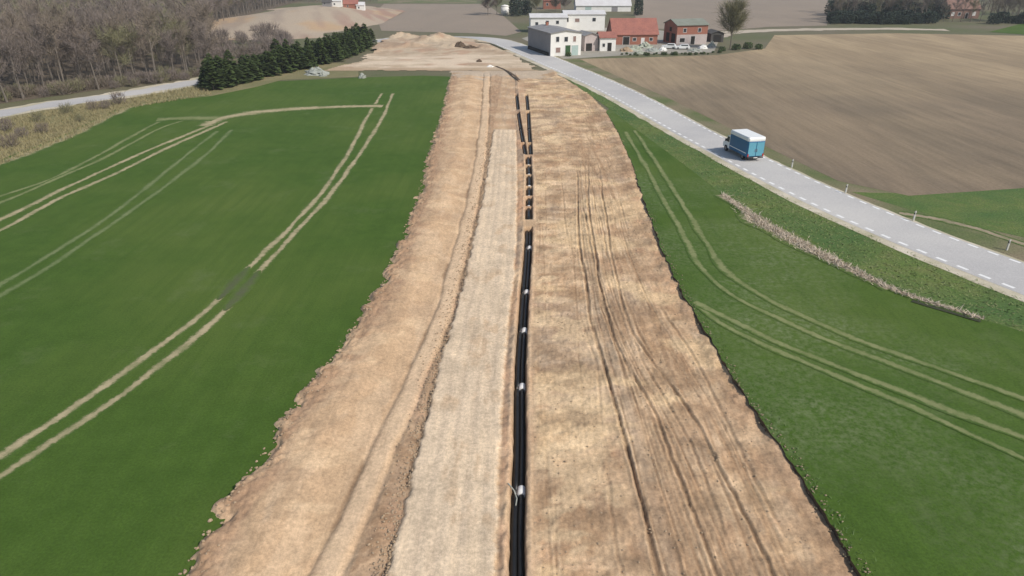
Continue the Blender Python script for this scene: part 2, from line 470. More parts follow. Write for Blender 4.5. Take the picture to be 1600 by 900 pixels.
# left heap of topsoil with ragged toe
d = X - L + .60 * fbm(X * .5, Y * .9, 5, 6) + .28 * n2; inner = np.maximum(NT - L - .9, 2.6)
hend = smooth(Y_END - 1, Y_END - 16, Y)
heap = smooth(-.2, .9, d) * (1 - smooth(inner - 3.0, inner, X - L)) * (.45 + .55 * hend)
H = H + heap * (.58 + .05 * n1 + .04 * fbm(X * .8, Y * .5, 3, 7) + .025 * n2) + .10 * n3 * smooth(-.4, .4, d) * (1 - smooth(1., 2.2, d))
H = np.where(d < -.25, -.45, H)
inl = smooth(.3, -.5, X - NT)
C = mx(C, SOIL * 1.02, inl * smooth(1.2, 2.8, d) * .85)
C = mx(C, PINK * .95, smooth(2.6, 1.2, d) * .9 * inl)
C = mx(C, MOIST * 1.5, smooth(2.4, .8, d) * inl * smooth(.2, .6, n2) * .7); C = mx(C, PALE, smooth(.9, .2, d) * inl * .7)
C = mx(C, PALE, smooth(.05, .45, fbm(X * .8, Y * .3, 4, 8)) * inl * smooth(1.5, 3, d) * .5)
# narrow wheel track
dn = X - NT + .12 * n1
trk = np.exp(-(dn / .62) ** 4)
H = H + .05 * trk - .10 * np.exp(-((np.abs(dn) - .75) / .16) ** 2)
C = mx(C, PALE * 1.06, trk * .85)
edge_n = smooth(-.15, .3, fbm(X * .3, Y * .22, 3, 10))
C = mx(C, MOIST, np.exp(-((np.abs(dn) - .78) / .16) ** 2) * edge_n * .75)
# rough ground between track and haul road
btw = smooth(.8, 1.2, dn) * smooth(0, -.25, X - HL)
H = H + btw * .07 * n2; C = mx(C, PINK * .9, btw * .5); C = mx(C, MOIST * 1.4, btw * smooth(.1, .5, n2) * .7)
# haul road of pale sand
yend = smooth(Y_HAUL + .4, Y_HAUL - .4, Y + .6 * n2)
hw = smooth(-.10, .12, X - HL + .14 * n2 + .1 * n3) * smooth(-.10, .12, HR - X + .10 * n2 + .1 * n3) * yend
H = np.where(hw > 0, H * (1 - hw) + hw * (ZS + .16 + .012 * n2), H)
fx = (X - HL) / np.maximum(HR - HL, .5)
rutp = sum(np.exp(-((fx - c) / .05) ** 2) for c in (.22, .40, .62, .82))
H = H - hw * .025 * rutp
sand = mx(np.zeros_like(C) + SAND, SAND * np.array((.86, .85, .85)), np.clip(rutp, 0, 1) * .8 * smooth(-.4, .2, fbm(X * .2, Y * .08, 3, 33)))
for c_ in (.16, .19, .27, .36, .45, .56, .60, .66, .78, .87): sand = mx(sand, SAND * .80, .5 * np.exp(-((fx - c_ - .012 * np.sin(Y * .2 + c_ * 40)) / .008) ** 2) * smooth(-.1, .3, fbm(Y * .1, Y * 0 + c_ * 50, 2, 34)))
sand = mx(sand, SOIL, smooth(.3, .7, fbm(X * .7, Y * .4, 4, 35)) * .55)
sand = mx(sand, SAND * np.array((1.06, 1.05, 1.03)), smooth(0, .5, nl)); sand = mx(sand, SAND * .84, smooth(.1, .5, n1) * .6)
sand = mx(sand, SAND * .82, smooth(.2, .6, fbm(X * .5, Y * 1.1, 4, 31)) * .4)
C = C * (1 - hw[..., None]) + sand * hw[..., None]
eh = np.exp(-((X - HL + .22 * n2 + .12) / .14) ** 2) * yend
C = mx(C, MOIST, eh * smooth(-.2, .3, fbm(X * .3, Y * .3, 3, 12)) * .8); H = H - eh * .06
# berm between haul road and trench
bt = smooth(.0, .25, X - HR) * smooth(.35, .6, np.abs(U)) * (U < 0)
C = mx(C, RED * 1.05, bt * .6 * smooth(0, .3, fbm(X * .3, Y * .18, 2, 13) + .1)); C = mx(C, GREY * .8, bt * smooth(-.1, .3, fbm(X * .3, Y * .15, 3, 14)) * .8)
H = H + bt * .10 * (1 + n2)
# right working width
rt = smooth(.5, 1.2, U)
H = H + rt * (.05 * fbm(X * .28, Y * .9, 4, 15) * smooth(6.5, 4.5, U) + .018 * n2 + .022 * n3)
C = mx(C, MOIST * 1.7, rt * smooth(6.2, 4.2, U) * smooth(.15, .55, ntv) * .75)
C = mx(C, PALE * 1.05, rt * smooth(6.5, 4.5, U) * smooth(.08, .4, -ntv) * .6)
C = mx(C, MOIST * 1.7, rt * smooth(.15, .5, fbm(X * .9, Y * .9, 4, 16)) * .5)
C = mx(C, GREY, rt * smooth(.1, .45, fbm(X * .25, Y * .12, 3, 17)) * .65)
C = mx(C, PALE, rt * smooth(.12, .45, fbm(X * .7, Y * .45, 3, 18)) * .6)
lane = smooth(-.6, .6, X - RF[0][0](Y)) * smooth(.6, -.6, X - RF[6][0](Y))
C = mx(C, MOIST * 1.5, lane * smooth(.0, .5, fbm(X * 2.2, Y * .16, 4, 19)) * .75)
C = mx(C, PALE, lane * smooth(.1, .5, fbm(X * 2.4, Y * .13, 3, 20)) * .6)
mid = smooth(-.1, .2, X - RF[0][0](Y)) * smooth(.2, -.1, X - RF[4][0](Y))
C = mx(C, GREY * .92, mid * .6)
for i, (rf, dep, w) in enumerate(RF):
    dr = X - rf(Y) - .18 * fbm(Y * .12, Y * 0 + i, 3, 22 + i) - .05 * n2
    amp = np.maximum(smooth(-.5, .25, fbm(Y * .11, Y * 0 + 3.3 * i, 3, 40 + i)), .75 if i < 3 else .15) * smooth(Yof(245), Yof(330), Y)
    g = np.exp(-(dr / w) ** 2) * amp
    H = H - dep * g + dep * .45 * amp * np.exp(-((np.abs(dr) - 2 * w) / (w * .8)) ** 2)
    C = mx(C, MOIST * .85, g * min(1., dep * 8)); C = mx(C, PALE, amp * .4 * np.exp(-((np.abs(dr) - 2.3 * w) / w) ** 2))
for i, (rf, dep, w) in enumerate(FINE):
    dr = X - rf(Y) - .10 * fbm(Y * .15, Y * 0 + i, 3, 122 + i)
    amp = smooth(-.35, .25, fbm(Y * .07, Y * 0 + 2.3 * i, 3, 140 + i)) * smooth(Yof(215), Yof(330), Y)
    g = np.exp(-(dr / w) ** 2) * amp
    H = H - dep * g + dep * .4 * amp * np.exp(-((dr + 2.2 * w) / w) ** 2)
    C = mx(C, MOIST * 1.05, g * (.45 + 5 * dep)); C = mx(C, PALE * 1.05, amp * .35 * np.exp(-((dr - 2.4 * w) / w) ** 2))
H = H + rt * .03 * nl * lane
# right limit: strip runs in under the crop's scarp
dR = R - X
C = mx(C, PINK, smooth(2.2, .4, dR) * .5 * smooth(-.1, .4, n1 + .2))
H = np.where(dR < -.3, -.6, H - .06 * smooth(.8, .1, dR))
# trenches
seg = lambda J, e0, e1: sum(((Y > Yof(a) + e0) & (Y < Yof(b_) - e1)).astype(float) for a, b_ in zip(J[:-1], J[1:]))
JB = [343, 322, 306, 290, 272, 257, 243]; JC = [241, 223, 221.5, 200, 174, 171, 147, 138]
single = (Y < Y_A1).astype(float) + seg(JB, .1, .25)
wall = .37 + .035 * n2
t1 = smooth(wall + .07, wall - .05, np.abs(U)) * single
gp = gapof(Y); twin = sum(((Y > Yof(JC[k])) & (Y < Yof(JC[k + 1]))).astype(float) for k in (0, 2, 3, 5)) * 1.
twin = np.clip(twin, 0, 1)
t2 = np.maximum(smooth(.36, .22, np.abs(U - gp)), smooth(.36, .22, np.abs(U + gp))) * twin
depth = np.where(Y < Y_A1, .75, .65)
H = H * (1 - t1) + (ZS - depth + .03 * n3) * t1
H = H * (1 - t2) + (ZS - .6 + .03 * n3) * t2
endr = smooth(Y_END - 7, Y_END - 1, Y); H = np.where(H > -.4, H * (1 - endr) + endr * (.0 + .02 * n2), H)
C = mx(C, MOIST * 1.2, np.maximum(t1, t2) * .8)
lip = np.exp(-((np.abs(U) - .62) / .12) ** 2) * single
H = H + lip * .05 * (1 + n2); C = mx(C, PALE, lip * .45)
bl = fbm(X * .16, Y * .30, 5, 201); b2_ = fbm(X * .35 + Y * .12, Y * .55 - X * .2, 5, 202)
C = mx(C, (.56, .44, .275), rt * smooth(.08, .35, bl) * .55); C = mx(C, (.30, .21, .135), rt * smooth(.08, .38, -bl) * .5)
C = mx(C, (.60, .48, .32), rt * smooth(.18, .45, b2_) * .6 * smooth(7, 4, U)); C = mx(C, (.27, .195, .125), rt * smooth(.2, .5, -b2_) * .5)
C = mx(C, (.60, .47, .31), inl * smooth(.2, .5, b2_) * .4); C = mx(C, (.33, .23, .15), inl * smooth(.15, .5, -bl) * .35)
C = C * (1 - .02 * rt[..., None] * np.array((.5, 1., 2.5)))
C = C * np.array((1.08, 1.0, .94)) * (1 + .06 * rt[..., None]) * (1 + (.10 + .14 * rt * (1 - hw))[..., None] * (.9 * fbm(X * .9, Y * 1.0, 5, 221) + .5 * fbm(X * 3.5, Y * 2.6, 3, 222))[..., None])
fe = smooth(-.25, .35, (Y - Y_END + 9) / 12 + .8 * n1); C = mx(C, (.46, .375, .28), fe * .8)
H = np.where((dR > -.3) & (dR < 1.2), H + (1 - smooth(Yof(360), Yof(250), Y)) * (.02 + .20 * smooth(-.3, .35, fbm(X * .4, Y * .5, 3, 211))) * smooth(1.2, .2, dR), H)
rise = smooth(Yof(360), Yof(250), Y); H = np.where(dR > -.3, H + rise * .26 * smooth(2.2, .1, dR), H)
ny, nx = X.shape
V = np.stack([X, Y, H], -1).reshape(-1, 3)
idx = np.arange(ny * nx).reshape(ny, nx)
F = np.stack([idx[:-1, :-1], idx[:-1, 1:], idx[1:, 1:], idx[1:, :-1]], -1).reshape(-1, 4)
keep = ((X > L - 2.2) & (X < R + .9))
kf = (keep[:-1, :-1] & keep[1:, 1:] & keep[:-1, 1:] & keep[1:, :-1]).reshape(-1)
F = F[kf]; used = np.unique(F); remap = np.zeros(len(V), np.int64); remap[used] = np.arange(len(used))
soil = mesh_obj('soil_strip', V[used], remap[F], MT['soil'], smooth_=True, col=C.reshape(-1, 3)[used]); soil['kind'] = 'structure'


def strip_h(x, y):
    j = int(np.clip(np.searchsorted(ys, y), 1, ny - 1)); i = int(np.clip(np.searchsorted(us, x - float(fT(y))), 1, nx - 1))
    return float(H[j, i])


# --- base ground with the strip left out
yy = np.arange(4, Y_END + .1, 2.)
hole = [(float(fL(y)) + .3, float(y)) for y in yy] + [(float(fR(y)) + .15, float(y)) for y in yy[::-1]]
big = [(-4000, -600), (4000, -600), (4000, 5000), (-4000, 5000)]
sheet('ground', big, MT['ground'], -.03, holes=[hole])
# near end of the works behind the camera
sheet('soil_ground', [(-22, -30), (22, -30), (22, 4), (-22, 4)], MT['clod'], -.02)

# --- left crop
yy = np.arange(4, Yof(121), .8)
Ledge = [(float(fL(y)) + .7, float(y)) for y in yy]
top = GL([(660, 118), (560, 121), (430, 127), (380, 136), (330, 146), (270, 152), (200, 166), (110, 212), (0, 254), (-250, 340)])
sheet('crop_field', Ledge + top + [(-60, 4)], MT['crop'], 0.)
# --- right crop with its cut scarp
REEDpx = [(952, 170), (985, 196), (1040, 236), (1085, 270), (1130, 305), (1190, 350), (1260, 388), (1345, 430), (1400, 456), (1440, 471), (1530, 498), (1600, 520), (1900, 610)]
yy = np.arange(4, G(950, 175)[1], .22)
nn = .16 * fbm(yy * 1.1, yy * 0, 4, 50)
Redge = [(float(fR(y)) + float(k), float(y)) for y, k in zip(yy, nn)]
CROPZ = .04
reed_line = [tuple(p) for p in smooth_line(GL(REEDpx), 1.5, 6)]
cf = sheet('crop_field', Redge + reed_line + [(90, 4)], MT['crop2'], CROPZ)
me = cf.data
vs = [tuple(v.co) for v in me.vertices]; fs = [tuple(p.vertices) for p in me.polygons]
n0 = len(vs); m = len(Redge)
vs += [(x, y, -.55) for x, y in Redge]
fs2 = [(i, i + 1, n0 + i + 1, n0 + i) for i in range(m - 1)]
nme = bpy.data.meshes.new('crop_field'); nme.from_pydata(vs, [], fs + fs2)
nme.materials.append(MT['crop2']); nme.materials.append(MT['topsoil'])
nme.polygons.foreach_set('material_index', [0] * len(fs) + [1] * len(fs2)); cf.data = nme

# --- wheel lines in the crop
T_S = track_mat('worn_wheel_line', (.46, .375, .225), .95)
T_M = track_mat('faint_wheel_line', (.20, .235, .10), .75)
T_P = track_mat('greenish_wheel_line', (.30, .30, .14), .68)
tracks = [
    ([(-120, 790), (0, 712), (170, 600), (320, 490), (385, 420), (440, 370), (500, 305), (545, 240), (572, 185), (597, 146)], .62, T_S),
    ([(-120, 828), (0, 745), (200, 612), (345, 495), (400, 430), (450, 375), (520, 300), (570, 230), (600, 180), (614, 146)], .62, T_S),
    ([(-150, 390), (0, 345), (80, 304), (160, 267), (240, 231), (320, 199), (347, 188)], .75, T_S),
    ([(-150, 412), (0, 362), (40, 339), (93, 309), (187, 269), (248, 237), (320, 205), (355, 190)], .75, T_S),
    ([(-100, 336), (0, 307), (80, 281), (160, 239), (213, 209), (251, 188), (283, 184), (330, 184)], .6, T_P),
    ([(-100, 350), (0, 318), (93, 277), (160, 249), (227, 212), (256, 197), (290, 188)], .6, T_P),
    ([(-80, 492), (0, 446), (60, 410), (171, 339), (240, 284), (293, 241), (320, 220), (339, 205)], .6, T_M),
    ([(-80, 510), (0, 463), (80, 415), (192, 339), (253, 295), (320, 244), (362, 203)], .6, T_M),
    ([(322, 197), (337, 186), (400, 175), (475, 169), (550, 166), (598, 166)], 2.6, T_S),
    ([(245, 187), (290, 184), (340, 185)], 2.6, T_P),
    ([(977, 206), (1007, 256), (1036, 311), (1066, 362), (1091, 416), (1126, 452), (1187, 485), (1242, 511), (1302, 536), (1400, 571), (1489, 604), (1600, 649), (1750, 712)], .58, T_P),
    ([(992, 204), (1024, 252), (1057, 303), (1091, 358), (1117, 404), (1143, 435), (1187, 463), (1256, 497), (1356, 538), (1444, 569), (1600, 622), (1750, 676)], .58, T_P),
    ([(1090, 478), (1107, 500), (1178, 533), (1267, 571), (1356, 607), (1444, 644), (1533, 687), (1600, 718), (1750, 790)], .55, T_P),
    ([(1085, 472), (1142, 500), (1222, 540), (1338, 584), (1444, 627), (1600, 684), (1750, 742)], .55, T_P),
]
for i, (p, w, mt) in enumerate(tracks):
    right = p[0][0] > 800
    ribbon('wheel_track', GL(p, CROPZ if right else 0), w * 1.5, mt, (CROPZ if right else 0) + .004 + .002 * i, i)
# wet hollow across the strongest pair
T_W = track_mat('wet_wheel_line', (.10, .10, .06), .7)
for k_, (p, w_) in enumerate([([(340, 469), (362, 446), (388, 417)], .85), ([(352, 486), (380, 453), (408, 423)], .95)]):
    ribbon('mud_patch', GL(p), w_ * 1.5, T_W, .0405 + .003 * k_, 130 + k_, .25, True)

# --- right-hand road
FARpx = [(792, 58), (813, 66), (855, 86), (890, 102), (964, 131), (1049, 171), (1123, 210), (1207, 252), (1307, 299), (1413, 344), (1520, 384), (1600, 411), (1800, 478)]
NEARpx = [(752, 66), (785, 76), (820, 89), (855, 104), (890, 121), (948, 150), (1007, 187), (1050, 212), (1107, 242), (1154, 268), (1201, 293), (1280, 332), (1360, 371), (1440, 406), (1520, 439), (1600, 472), (1800, 552)]
fF, fN = xofY(FARpx), xofY(NEARpx)
yr = np.arange(20, 226, 1.0)
cen = .5 * (fF(yr) + fN(yr)); wid = np.abs(fF(yr) - fN(yr))
wid = np.interp(yr, [20, 60, 100, 225], np.interp([20, 60, 100, 225], yr, np.convolve(np.pad(wid, 20, 'edge'), np.ones(41) / 41, 'valid')))
for _ in range(30): cen[1:-1] = (cen[:-2] + 2 * cen[1:-1] + cen[2:]) / 4
# bend to the left past the farm
tail = smooth_line([(float(cen[-1]), float(yr[-1]))] + GL([(765, 60), (735, 57.5), (700, 57), (640, 57)]), 1.5, 20)
RC = np.vstack([np.stack([cen, yr], 1), tail[1:]])
for _ in range(20): RC[1:-1] = (RC[:-2] + 2 * RC[1:-1] + RC[2:]) / 4
RW = np.r_[wid, np.full(len(tail) - 1, wid[-1])]
tg = np.gradient(RC, axis=0); tg /= np.linalg.norm(tg, axis=1)[:, None]; RN = np.stack([tg[:, 1], -tg[:, 0]], 1)   # to the right of travel
RS = np.cumsum(np.r_[0, np.linalg.norm(np.diff(RC, axis=0), axis=1)])
RWp = RW * np.abs(RN[:, 0])        # perpendicular width


def band(name, a, b, mat, z, rag=0.):
    """strip of road between fractions a..b of its half width"""
    na = rag * fbm(RS * .35, RS * 0, 4, 61); nb = rag * fbm(RS * .35, RS * 0 + 9, 4, 62)
    A = RC + RN * (RWp * a * .5 + na)[:, None]; B = RC + RN * (RWp * b * .5 + nb)[:, None]
    n = len(RC)
    vs = [(x, y, z) for x, y in A] + [(x, y, z) for x, y in B]
    o = mesh_obj(name, vs, [(i, n + i, n + i + 1, i + 1) for i in range(n - 1)], mat); o['kind'] = 'structure'; return o


band('road_shoulder', -1.08, 1.06, MT['shoulder'], .022, .22)
band('road', -.76, .97, MT['asphalt'], .034, .03)


def dashes(fr, w, L_, gap, s0, s1):
    mb = MB(); s = s0
    at = lambda q: (np.array([np.interp(q, RS, RC[:, 0]), np.interp(q, RS, RC[:, 1])]) + np.array([np.interp(q, RS, RN[:, 0]), np.interp(q, RS, RN[:, 1])]) * np.interp(q, RS, RWp) * .5 * fr,
                    np.array([np.interp(q, RS, RN[:, 0]), np.interp(q, RS, RN[:, 1])]))
    while s < s1:
        (p, n), (q, m_) = at(s), at(s + L_)
        mb.add([(*(p - n * w / 2), .040), (*(p + n * w / 2), .040), (*(q + m_ * w / 2), .040), (*(q - m_ * w / 2), .040)], [(0, 1, 2, 3)])
        s += L_ + gap
    return mb


b = dashes(-.60, .36, 1.0, 1.0, 2, 215); k = dashes(.88, .30, 1.0, 1.0, 3, 215)
b.add(k.v, k.f)
o = b.build('road_marking', MT['paint']); o['kind'] = 'structure'

# verges
near_edge = [(float(p[0] - n[0] * w * .5), float(p[1] - n[1] * w * .5)) for p, n, w in zip(RC, RN, RWp) if p[1] < 160]
near_edge = near_edge[::-1]
far_edge = [(float(p[0] + n[0] * w * .49), float(p[1] + n[1] * w * .49)) for p, n, w in zip(RC, RN, RWp) if p[1] < 215]
rl = [p for p in reed_line if p[1] > 19]
vg = rl + near_edge[::-1][:0] + [(float(p[0] - n[0] * w * .49), float(p[1] - n[1] * w * .49)) for p, n, w in zip(RC, RN, RWp) if 19 < p[1] < 165]
sheet('grass_verge', vg, MT['verge'], .006)
BFpx = [(905, 92), (960, 117), (1050, 156), (1130, 195), (1215, 238), (1310, 283), (1420, 306), (1600, 294), (2100, 280)]
fb = GL(BFpx)
sheet('grass_verge', fb[::-1] + far_edge[::-1] + [(140, 20)], MT['verge2'], .004)
gp_ = GL([(1330, 300), (1425, 304), (1600, 292), (1900, 284), (1900, 430), (1600, 372), (1500, 350), (1420, 328)])
sheet('grass_patch', [tuple(p) for p in smooth_line(gp_ + [gp_[0]], 2, 6)][:-1], MT['verge'], .010)
ribbon('bare_path', GL([(1405, 333), (1450, 337), (1520, 355), (1600, 380), (1700, 415)]), 1.5, track_mat('bare_path', (.40, .31, .22), .85), .016, 150, .3)
# brown field on the right
sheet('brown_field', fb + GL([(2100, 62), (1600, 56), (1400, 52), (1210, 55), (1195, 76), (1120, 86), (1000, 90)]), MT['plough'], .014)
# far fields
sheet('brown_field', GL([(596, 48), (585, 20), (600, 6), (760, 6), (790, 28), (815, 50), (790, 56), (740, 52)]), MT['plough2'], .006)
sheet('brown_field', GL([(1000, 44), (990, 20), (1005, -12), (1300, -12), (1292, 40), (1200, 42), (1130, 48)]), MT['plough2'], .008)
# paths, far road, yard
ribbon('farm_track', GL([(1100, 62), (1135, 51), (1200, 47.5), (1300, 45.5), (1400, 45), (1480, 47)]), 8, MT['gravel'], .026, 70)
sheet('farmyard', GL([(880, 92), (905, 91), (1000, 85), (1115, 82), (1125, 60), (1020, 46), (900, 42), (850, 50), (815, 60)]), MT['yard'], .018)
sheet('bright_meadow', GL([(1545, 50), (1600, 54), (1900, 60), (1900, 34), (1600, 36)]), MT['crop'], .02)
# left road
LRpx = [(-250, 232), (-100, 199), (0, 177), (100, 160.5), (160, 152.5), (200, 147), (318, 126), (400, 108), (480, 84), (540, 70), (620, 60)]
ribbon('road', GL(LRpx), 5.6, MT['asphalt'], .030, 71, .0)
ribbon('road_shoulder', GL(LRpx), 8.6, MT['shoulder'], .016, 72, .1)
# dry verge between road and crop, forest floor
sheet('dry_verge', GL([(-250, 350), (0, 258), (110, 216), (200, 170), (270, 156), (330, 150), (400, 136), (440, 125), (560, 120), (560, 100), (500, 98), (400, 112), (318, 130), (200, 152), (100, 166), (0, 182), (-250, 240)]), MT['tan_grass'], .010)
FOREST = [(-70, 166), (-92, 222), (-118, 288), (-123, 360), (-130, 470), (-400, 470), (-260, 270), (-190, 112), (-150, 97), (-96, 130)]
ribbon('straw_litter', GL([(-100, 296), (0, 255), (110, 213), (200, 167.5), (270, 153), (325, 148)]), 2.6, track_mat('straw_edge', (.40, .33, .20), .9), .024, 160, .4)
sheet('forest_floor', FOREST, MT['litter'], .008)
# light green line at the far end
sheet('far_meadow', GL([(590, 5), (745, 5), (745, -8), (590, -8)]), MT['verge2'], .012)

# --- pale construction ground beyond the strip
SITEpx = [(490, 114), (560, 96), (590, 72), (605, 60), (640, 57), (700, 58), (760, 64), (800, 82), (838, 107), (868, 122), (868, 130), (830, 124), (700, 121), (640, 119), (560, 118)]
site = np.array(GL(SITEpx))


def inside(poly, x, y):
    r = np.zeros(x.shape, bool); n = len(poly); j = n - 1
    for i in range(n):
        xi, yi = poly[i]; xj, yj = poly[j]
        c = ((yi > y) != (yj > y)) & (x < (xj - xi) * (y - yi) / (yj - yi + 1e-12) + xi)
        r ^= c; j = i
    return r


gx, gy = np.meshgrid(np.arange(site[:, 0].min() - 1, site[:, 0].max() + 1, .45), np.arange(site[:, 1].min() - 1, site[:, 1].max() + 1, .6))
w1 = fbm(gx * .12, gy * .07, 4, 80); w2 = fbm(gx * .6, gy * .5, 4, 81)
hz = .08 + .06 * w2 + .55 * smooth(.12, .6, w1) * smooth(172, 182, gy)
for (px, py, hh, rr) in [(670, 64, 1.6, 4.), (648, 72, 1.0, 3.), (705, 73, 1.1, 3.2), (625, 58, 1.5, 5), (690, 60, 1.2, 5)]:
    q = G(px, py); hz = hz + hh * np.exp(-(((gx - q[0]) / rr) ** 2 + ((gy - q[1]) / (rr * .8)) ** 2)) * (1 + .4 * w2)
yA, yB = G(800, 107)[1], G(800, 86)[1]
road_b = smooth(yA - 1, yA + 2, gy) * smooth(yB + 2, yB - 2, gy) * smooth(12, 2, gx)
cs = np.zeros(gx.shape + (3,)) + np.array((.47, .39, .295))
cs = mx(cs, (.33, .23, .165), smooth(.05, .5, w1) * .55); cs = mx(cs, (.36, .30, .23), smooth(.1, .5, w2) * .6)
cs = mx(cs, (.40, .24, .17), smooth(.2, .6, fbm(gx * .2, gy * .12, 3, 83)) * .5)
cs = mx(cs, (.62, .535, .43), road_b * .85 * smooth(-.5, .1, fbm(gx * .1, gy * .2, 4, 87))); cs = mx(cs, (.34, .25, .18), smooth(.15, .5, fbm(gx * .15, gy * .15, 5, 88)) * .6 * (1 - road_b * .6)); cs = mx(cs, (.52, .44, .345), road_b * smooth(.1, .5, fbm(gx * .08, gy * .8, 3, 84)) * .6)
cs = cs * np.array((1.05, .985, .90))
hz = hz * (1 - road_b * .8) + .06 * road_b
hz = (hz - .05) * smooth(Y_END - 1, Y_END + 5, gy) + .05
w3 = fbm(gx * .3, gy * .3, 5, 85)
jit = inside(site, gx + 1.8 * w3, gy + 3.0 * w3) & ((gy > Y_END - .9 + 1.5 * np.abs(w3)) | (gx > 14))
blend = smooth(Y_END + 9, Y_END - 1, gy + 5 * w3); cs = mx(cs, (.42, .31, .20), blend * .85)
ny2, nx2 = gx.shape; id2 = np.arange(ny2 * nx2).reshape(ny2, nx2)
F2 = np.stack([id2[:-1, :-1], id2[:-1, 1:], id2[1:, 1:], id2[1:, :-1]], -1).reshape(-1, 4)
F2 = F2[(jit[:-1, :-1] & jit[1:, 1:] & jit[:-1, 1:] & jit[1:, :-1]).reshape(-1)]
us2 = np.unique(F2); rm = np.zeros(ny2 * nx2, np.int64); rm[us2] = np.arange(len(us2))
o = mesh_obj('gravel_ground', np.stack([gx, gy, hz], -1).reshape(-1, 3)[us2], rm[F2], MT['soil'], smooth_=True, col=cs.reshape(-1, 3)[us2]); o['kind'] = 'structure'

# --- bare hill in the distance
hx, hy = np.meshgrid(np.arange(-126, -52, 1.2), np.arange(236, 420, 2.))
e1, e2 = (hx + 88) / 26, (hy - 322) / 58
hh = 5.5 * np.exp(-(e1 ** 2 + e2 ** 2) * 1.1) + .35 * fbm(hx * .05, hy * .05, 3, 90) - .55
hc = np.zeros(hx.shape + (3,)) + np.array((.40, .32, .235))
k1 = fbm(hx * .05, hy * .03, 4, 91); k2 = fbm(hx * .25 + hy * .1, hy * .04, 3, 92)
hc = mx(hc, (.44, .29, .16), smooth(0, .5, k1) * .7); hc = mx(hc, (.30, .235, .18), smooth(0, .5, k2) * .6); hc = mx(hc, (.34, .20, .15), smooth(-80, -62, hx) * smooth(.0, .4, k2 + .2) * .6)
hi = np.arange(hx.size).reshape(hx.shape)
HF = np.stack([hi[:-1, :-1], hi[:-1, 1:], hi[1:, 1:], hi[1:, :-1]], -1).reshape(-1, 4)
o = mesh_obj('hill', np.stack([hx, hy, hh], -1).reshape(-1, 3), HF, MT['soil'], smooth_=True, col=hc.reshape(-1, 3)); o['kind'] = 'structure'


def hill_z(x, y):
    return max(0., float(5.5 * math.exp(-(((x + 88) / 26) ** 2 + ((y - 322) / 58) ** 2) * 1.1)) - .4)


# ------------------------------------------------------------------ loose clods and grass (uncountable)
ICO_V = np.array([(0, 0, 1), (.9, 0, .3), (.28, .85, .3), (-.72, .53, .3), (-.72, -.53, .3), (.28, -.85, .3), (.6, .5, -.4), (-.6, .5, -.4), (0, -.8, -.4)])
ICO_F = [(0, 1, 2), (0, 2, 3), (0, 3, 4), (0, 4, 5), (0, 5, 1), (1, 6, 2), (2, 7, 3), (2, 6, 7), (4, 8, 5), (3, 7, 4), (4, 7, 8), (5, 8, 1), (1, 8, 6)]


def clods(name, spots, mat):
    vs, fs = [], []
    for x, y, z, r in spots:
        b0 = len(vs); a = rng.uniform(0, 6.28); c, s = math.cos(a), math.sin(a)
        j = ICO_V * (1 + rng.uniform(-.3, .3, (9, 3))) * r * np.array((1.2, .9, .75))
        for q in j: vs.append((x + q[0] * c - q[1] * s, y + q[0] * s + q[1] * c, z + q[2]))
        fs += [tuple(b0 + i for i in t) for t in ICO_F]
    return tag(mesh_obj(name, vs, fs, mat), kind='stuff')


sp = []
for _ in range(700):
    y = 18 + 110 * rng.random() ** 1.5; x = float(fL(y)) + abs(rng.normal(.5, .5))
    sp.append((x, y, max(strip_h(x, y), 0) + .02, rng.uniform(.03, .10) * (1.6 if rng.random() < .1 else 1)))
for _ in range(2200):
    y = 18 + 90 * rng.random() ** 1.4; x = float(fHL(y)) - abs(rng.normal(0, .5)); sp.append((x, y, strip_h(x, y) + .02, rng.uniform(.025, .09)))
for _ in range(1200):
    y = 18 + 90 * rng.random() ** 1.4; x = float(fT(y)) + rng.uniform(.7, 14); sp.append((x, y, strip_h(x, y) + .015, rng.uniform(.02, .075)))
clods('soil_clods', sp, MT['clod'])
sp = []
for _ in range(420):
    y = 18 + 52 * rng.random() ** 1.3; k = rng.normal(.1, .22); x = float(fR(y)) + k
    sp.append((x, y, (CROPZ + .05 if k > 0 else -.16) + rng.uniform(-.02, .05), rng.uniform(.02, .075)))
clods('turf_clods', sp, MT['turf'])


def blades(name, pts, mat, hmin, hmax, w=.03, n=1, lean=.5):
    vs, fs = [], []
    for x, y, z in pts:
        for _ in range(n):
            a = rng.uniform(0, 6.28); h = rng.uniform(hmin, hmax); l = lean * h
            bx, by = x + rng.normal(0, .12), y + rng.normal(0, .12)
            dx, dy = rng.normal(0, l), rng.normal(0, l); c, s = math.cos(a) * w, math.sin(a) * w
            i = len(vs); vs += [(bx - c, by - s, z), (bx + c, by + s, z), (bx + dx, by + dy, z + h)]; fs.append((i, i + 1, i + 2))
    return tag(mesh_obj(name, vs, fs, mat), kind='stuff')


rq = smooth_line(GL(REEDpx[4:11]), .5, 6)
T_R = track_mat('straw_litter', (.42, .33, .235), 1.0)
for a_, b_, w_ in ((0, .35, 1.0), (.2, .62, 1.9), (.5, .8, 1.3), (.7, 1., .6)):
    n_ = len(rq); ribbon('straw_litter', [tuple(q) for q in rq[int(a_ * n_):max(int(b_ * n_), 2)]], w_ * 1.5, T_R, CROPZ + .03 + .003 * w_, int(a_ * 90) + 140, .3)
